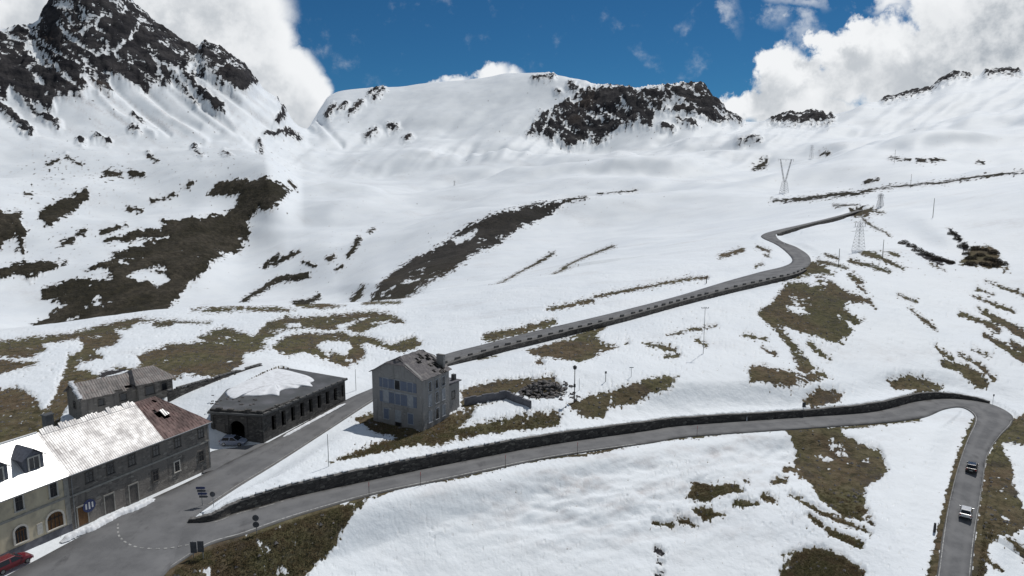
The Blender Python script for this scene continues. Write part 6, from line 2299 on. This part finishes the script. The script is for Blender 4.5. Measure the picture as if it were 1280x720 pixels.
# ------------------------------------------------------------------ scrub on the right-hand slope
def scrub(seed):
    rnd = random.Random(seed)
    t = thing('scrub_bush', 'dark leafless scrub bush sticking out of the snow on the right slope', 'bush', (0, 0, 0), 0, 'scrub on the right slope')
    m = MB()
    for k in range(9):
        a = rnd.uniform(0, 6.28)
        e = rnd.uniform(.5, 1.2)
        m.tube([(0, 0, -.3), (math.cos(a) * .5, math.sin(a) * .5, .5 * e), (math.cos(a) * 1.2, math.sin(a) * 1.2, 1.1 * e)], [.06, .045, .015], 5)
    m.build('stems', M['twig'], t)
    m = MB()
    for k in range(420):
        a = rnd.uniform(0, 6.28)
        r = rnd.uniform(.1, 1.0) ** .6 * 1.5
        z = rnd.uniform(0, 1.25) * (1.15 - (r / 1.7) ** 2)
        c = Vector((math.cos(a) * r, math.sin(a) * r, z))
        d = Vector((rnd.gauss(0, 1), rnd.gauss(0, 1), rnd.gauss(.4, .6))).normalized() * rnd.uniform(.10, .24)
        e = d.cross(Vector((rnd.gauss(0, 1), rnd.gauss(0, 1), rnd.gauss(0, 1)))).normalized() * .06
        m.add([c - d - e, c - d + e, c + d + e * .4, c + d - e * .4], [(0, 1, 2, 3)])
    m.build('foliage', M['bush'], t)
    return t


sb = [scrub(1), scrub(2)]
spots = [(1130, 305), (1139, 309), (1147, 314), (1155, 317), (1163, 320), (1171, 325), (1181, 327), (1189, 329), (1196, 299), (1203, 309), (1208, 318), (1214, 324), (1219, 312), (1225, 320), (1231, 313),
         (1236, 325), (1242, 317), (1246, 327), (1253, 331), (1229, 331), (1240, 333), (1213, 331), (1190, 293)]
for k, (u, v) in enumerate(spots):
    o = sb[k] if k < 2 else copy_tree(sb[k % 2])
    p = hit(u, v)
    s = random.uniform(.75, 1.25)
    o.location = (p[0], p[1], p[2] - .1)
    o.rotation_euler = (0, 0, random.uniform(0, 6.28))
    o.scale = (s * 1.3, s * 1.3, s * 1.15)

# ------------------------------------------------------------------ dry grass and loose stones on the bare patches
def scatter(name, sel, count, maker, mat, seed):
    rnd = np.random.default_rng(seed)
    idx = np.argwhere(sel)
    if len(idx) == 0:
        return None
    w = (R[idx[:, 0]] ** 1.0) * np.gradient(R)[idx[:, 0]]
    pick = rnd.choice(len(idx), size=count, p=w / w.sum())
    jit = rnd.random((count, 2)) - .5
    vs, fs = [], []
    gr_ = np.gradient(R)
    for k, q in enumerate(pick):
        i, j = idx[q]
        r = R[i] + jit[k, 0] * gr_[i]
        a = AZ[j] + jit[k, 1] * (AZ[1] - AZ[0])
        x, y = r * math.sin(a), r * math.cos(a)
        maker(vs, fs, x, y, Z[i, j], rnd)
    me = bpy.data.meshes.new(name)
    me.from_pydata(vs, [], fs)
    me.materials.append(mat)
    o = bpy.data.objects.new(name, me)
    COL.objects.link(o)
    return o


def blade(vs, fs, x, y, z, rnd):
    for _ in range(4):
        a = rnd.random() * 6.283
        h = .06 + .20 * rnd.random() ** 1.6
        w = .03 + .05 * rnd.random()
        ox, oy = (rnd.random() - .5) * .3, (rnd.random() - .5) * .3
        lx, ly = math.cos(a * 3.1) * h * 1.5, math.sin(a * 3.1) * h * 1.5
        b = len(vs)
        vs += [(x + ox - math.cos(a) * w, y + oy - math.sin(a) * w, z - .05), (x + ox + math.cos(a) * w, y + oy + math.sin(a) * w, z - .05), (x + ox + lx, y + oy + ly, z + h)]
        fs.append((b, b + 1, b + 2))


def pebble(vs, fs, x, y, z, rnd):
    s = .08 + .28 * rnd.random() ** 3
    b = len(vs)
    q = [(x + s * (1 + .4 * rnd.random()), y, z), (x, y + s * (1 + .4 * rnd.random()), z), (x - s, y + .1 * s, z), (x, y - s, z), (x + .2 * s, y + .1 * s, z + s * (.6 + .5 * rnd.random()))]
    vs += q
    fs += [(b, b + 1, b + 4), (b + 1, b + 2, b + 4), (b + 2, b + 3, b + 4), (b + 3, b, b + 4)]


droad = np.ones(Z.shape, bool)
for i, j in np.argwhere((BARE > .5) & (R[:, None] < 300)):
    co, k, d = kd_road.find((X[i, j], Y[i, j], 0))
    if d < .9:
        droad[i, j] = False
free = droad.copy()
for poly in ([tuple(A0 + ROW_D * YX0)[:2], tuple(B0)[:2], tuple(B0 + ROW_N * 12)[:2], tuple(A0 + ROW_D * YX0 + ROW_N * 12)[:2]], [tuple(p) for p in (FL, FR, FB, BK, BL)], [tuple(hL)[:2], tuple(hC)[:2], tuple(hR)[:2], tuple(hL + hR - hC)[:2]]):
    free &= poly_sdf(X, Y, poly) < .2
g1_ = scatter('grass', (BARE > 1.2) & (ROCK < .5) & (R[:, None] < 108 + 22 * RNG.random(Z.shape)) & (R[:, None] > 50) & free & VIS, 30000, blade, M['grass'], 3)
tag(g1_, 'short dead grass on the snow free slopes', kind='stuff')
g2_ = scatter('loose_stones', (BARE > 0.3) & (R[:, None] < 260) & (R[:, None] > 50) & free & VIS, 7000, pebble, M['slide'], 5)
tag(g2_, 'small loose stones on the bare ground', kind='stuff')
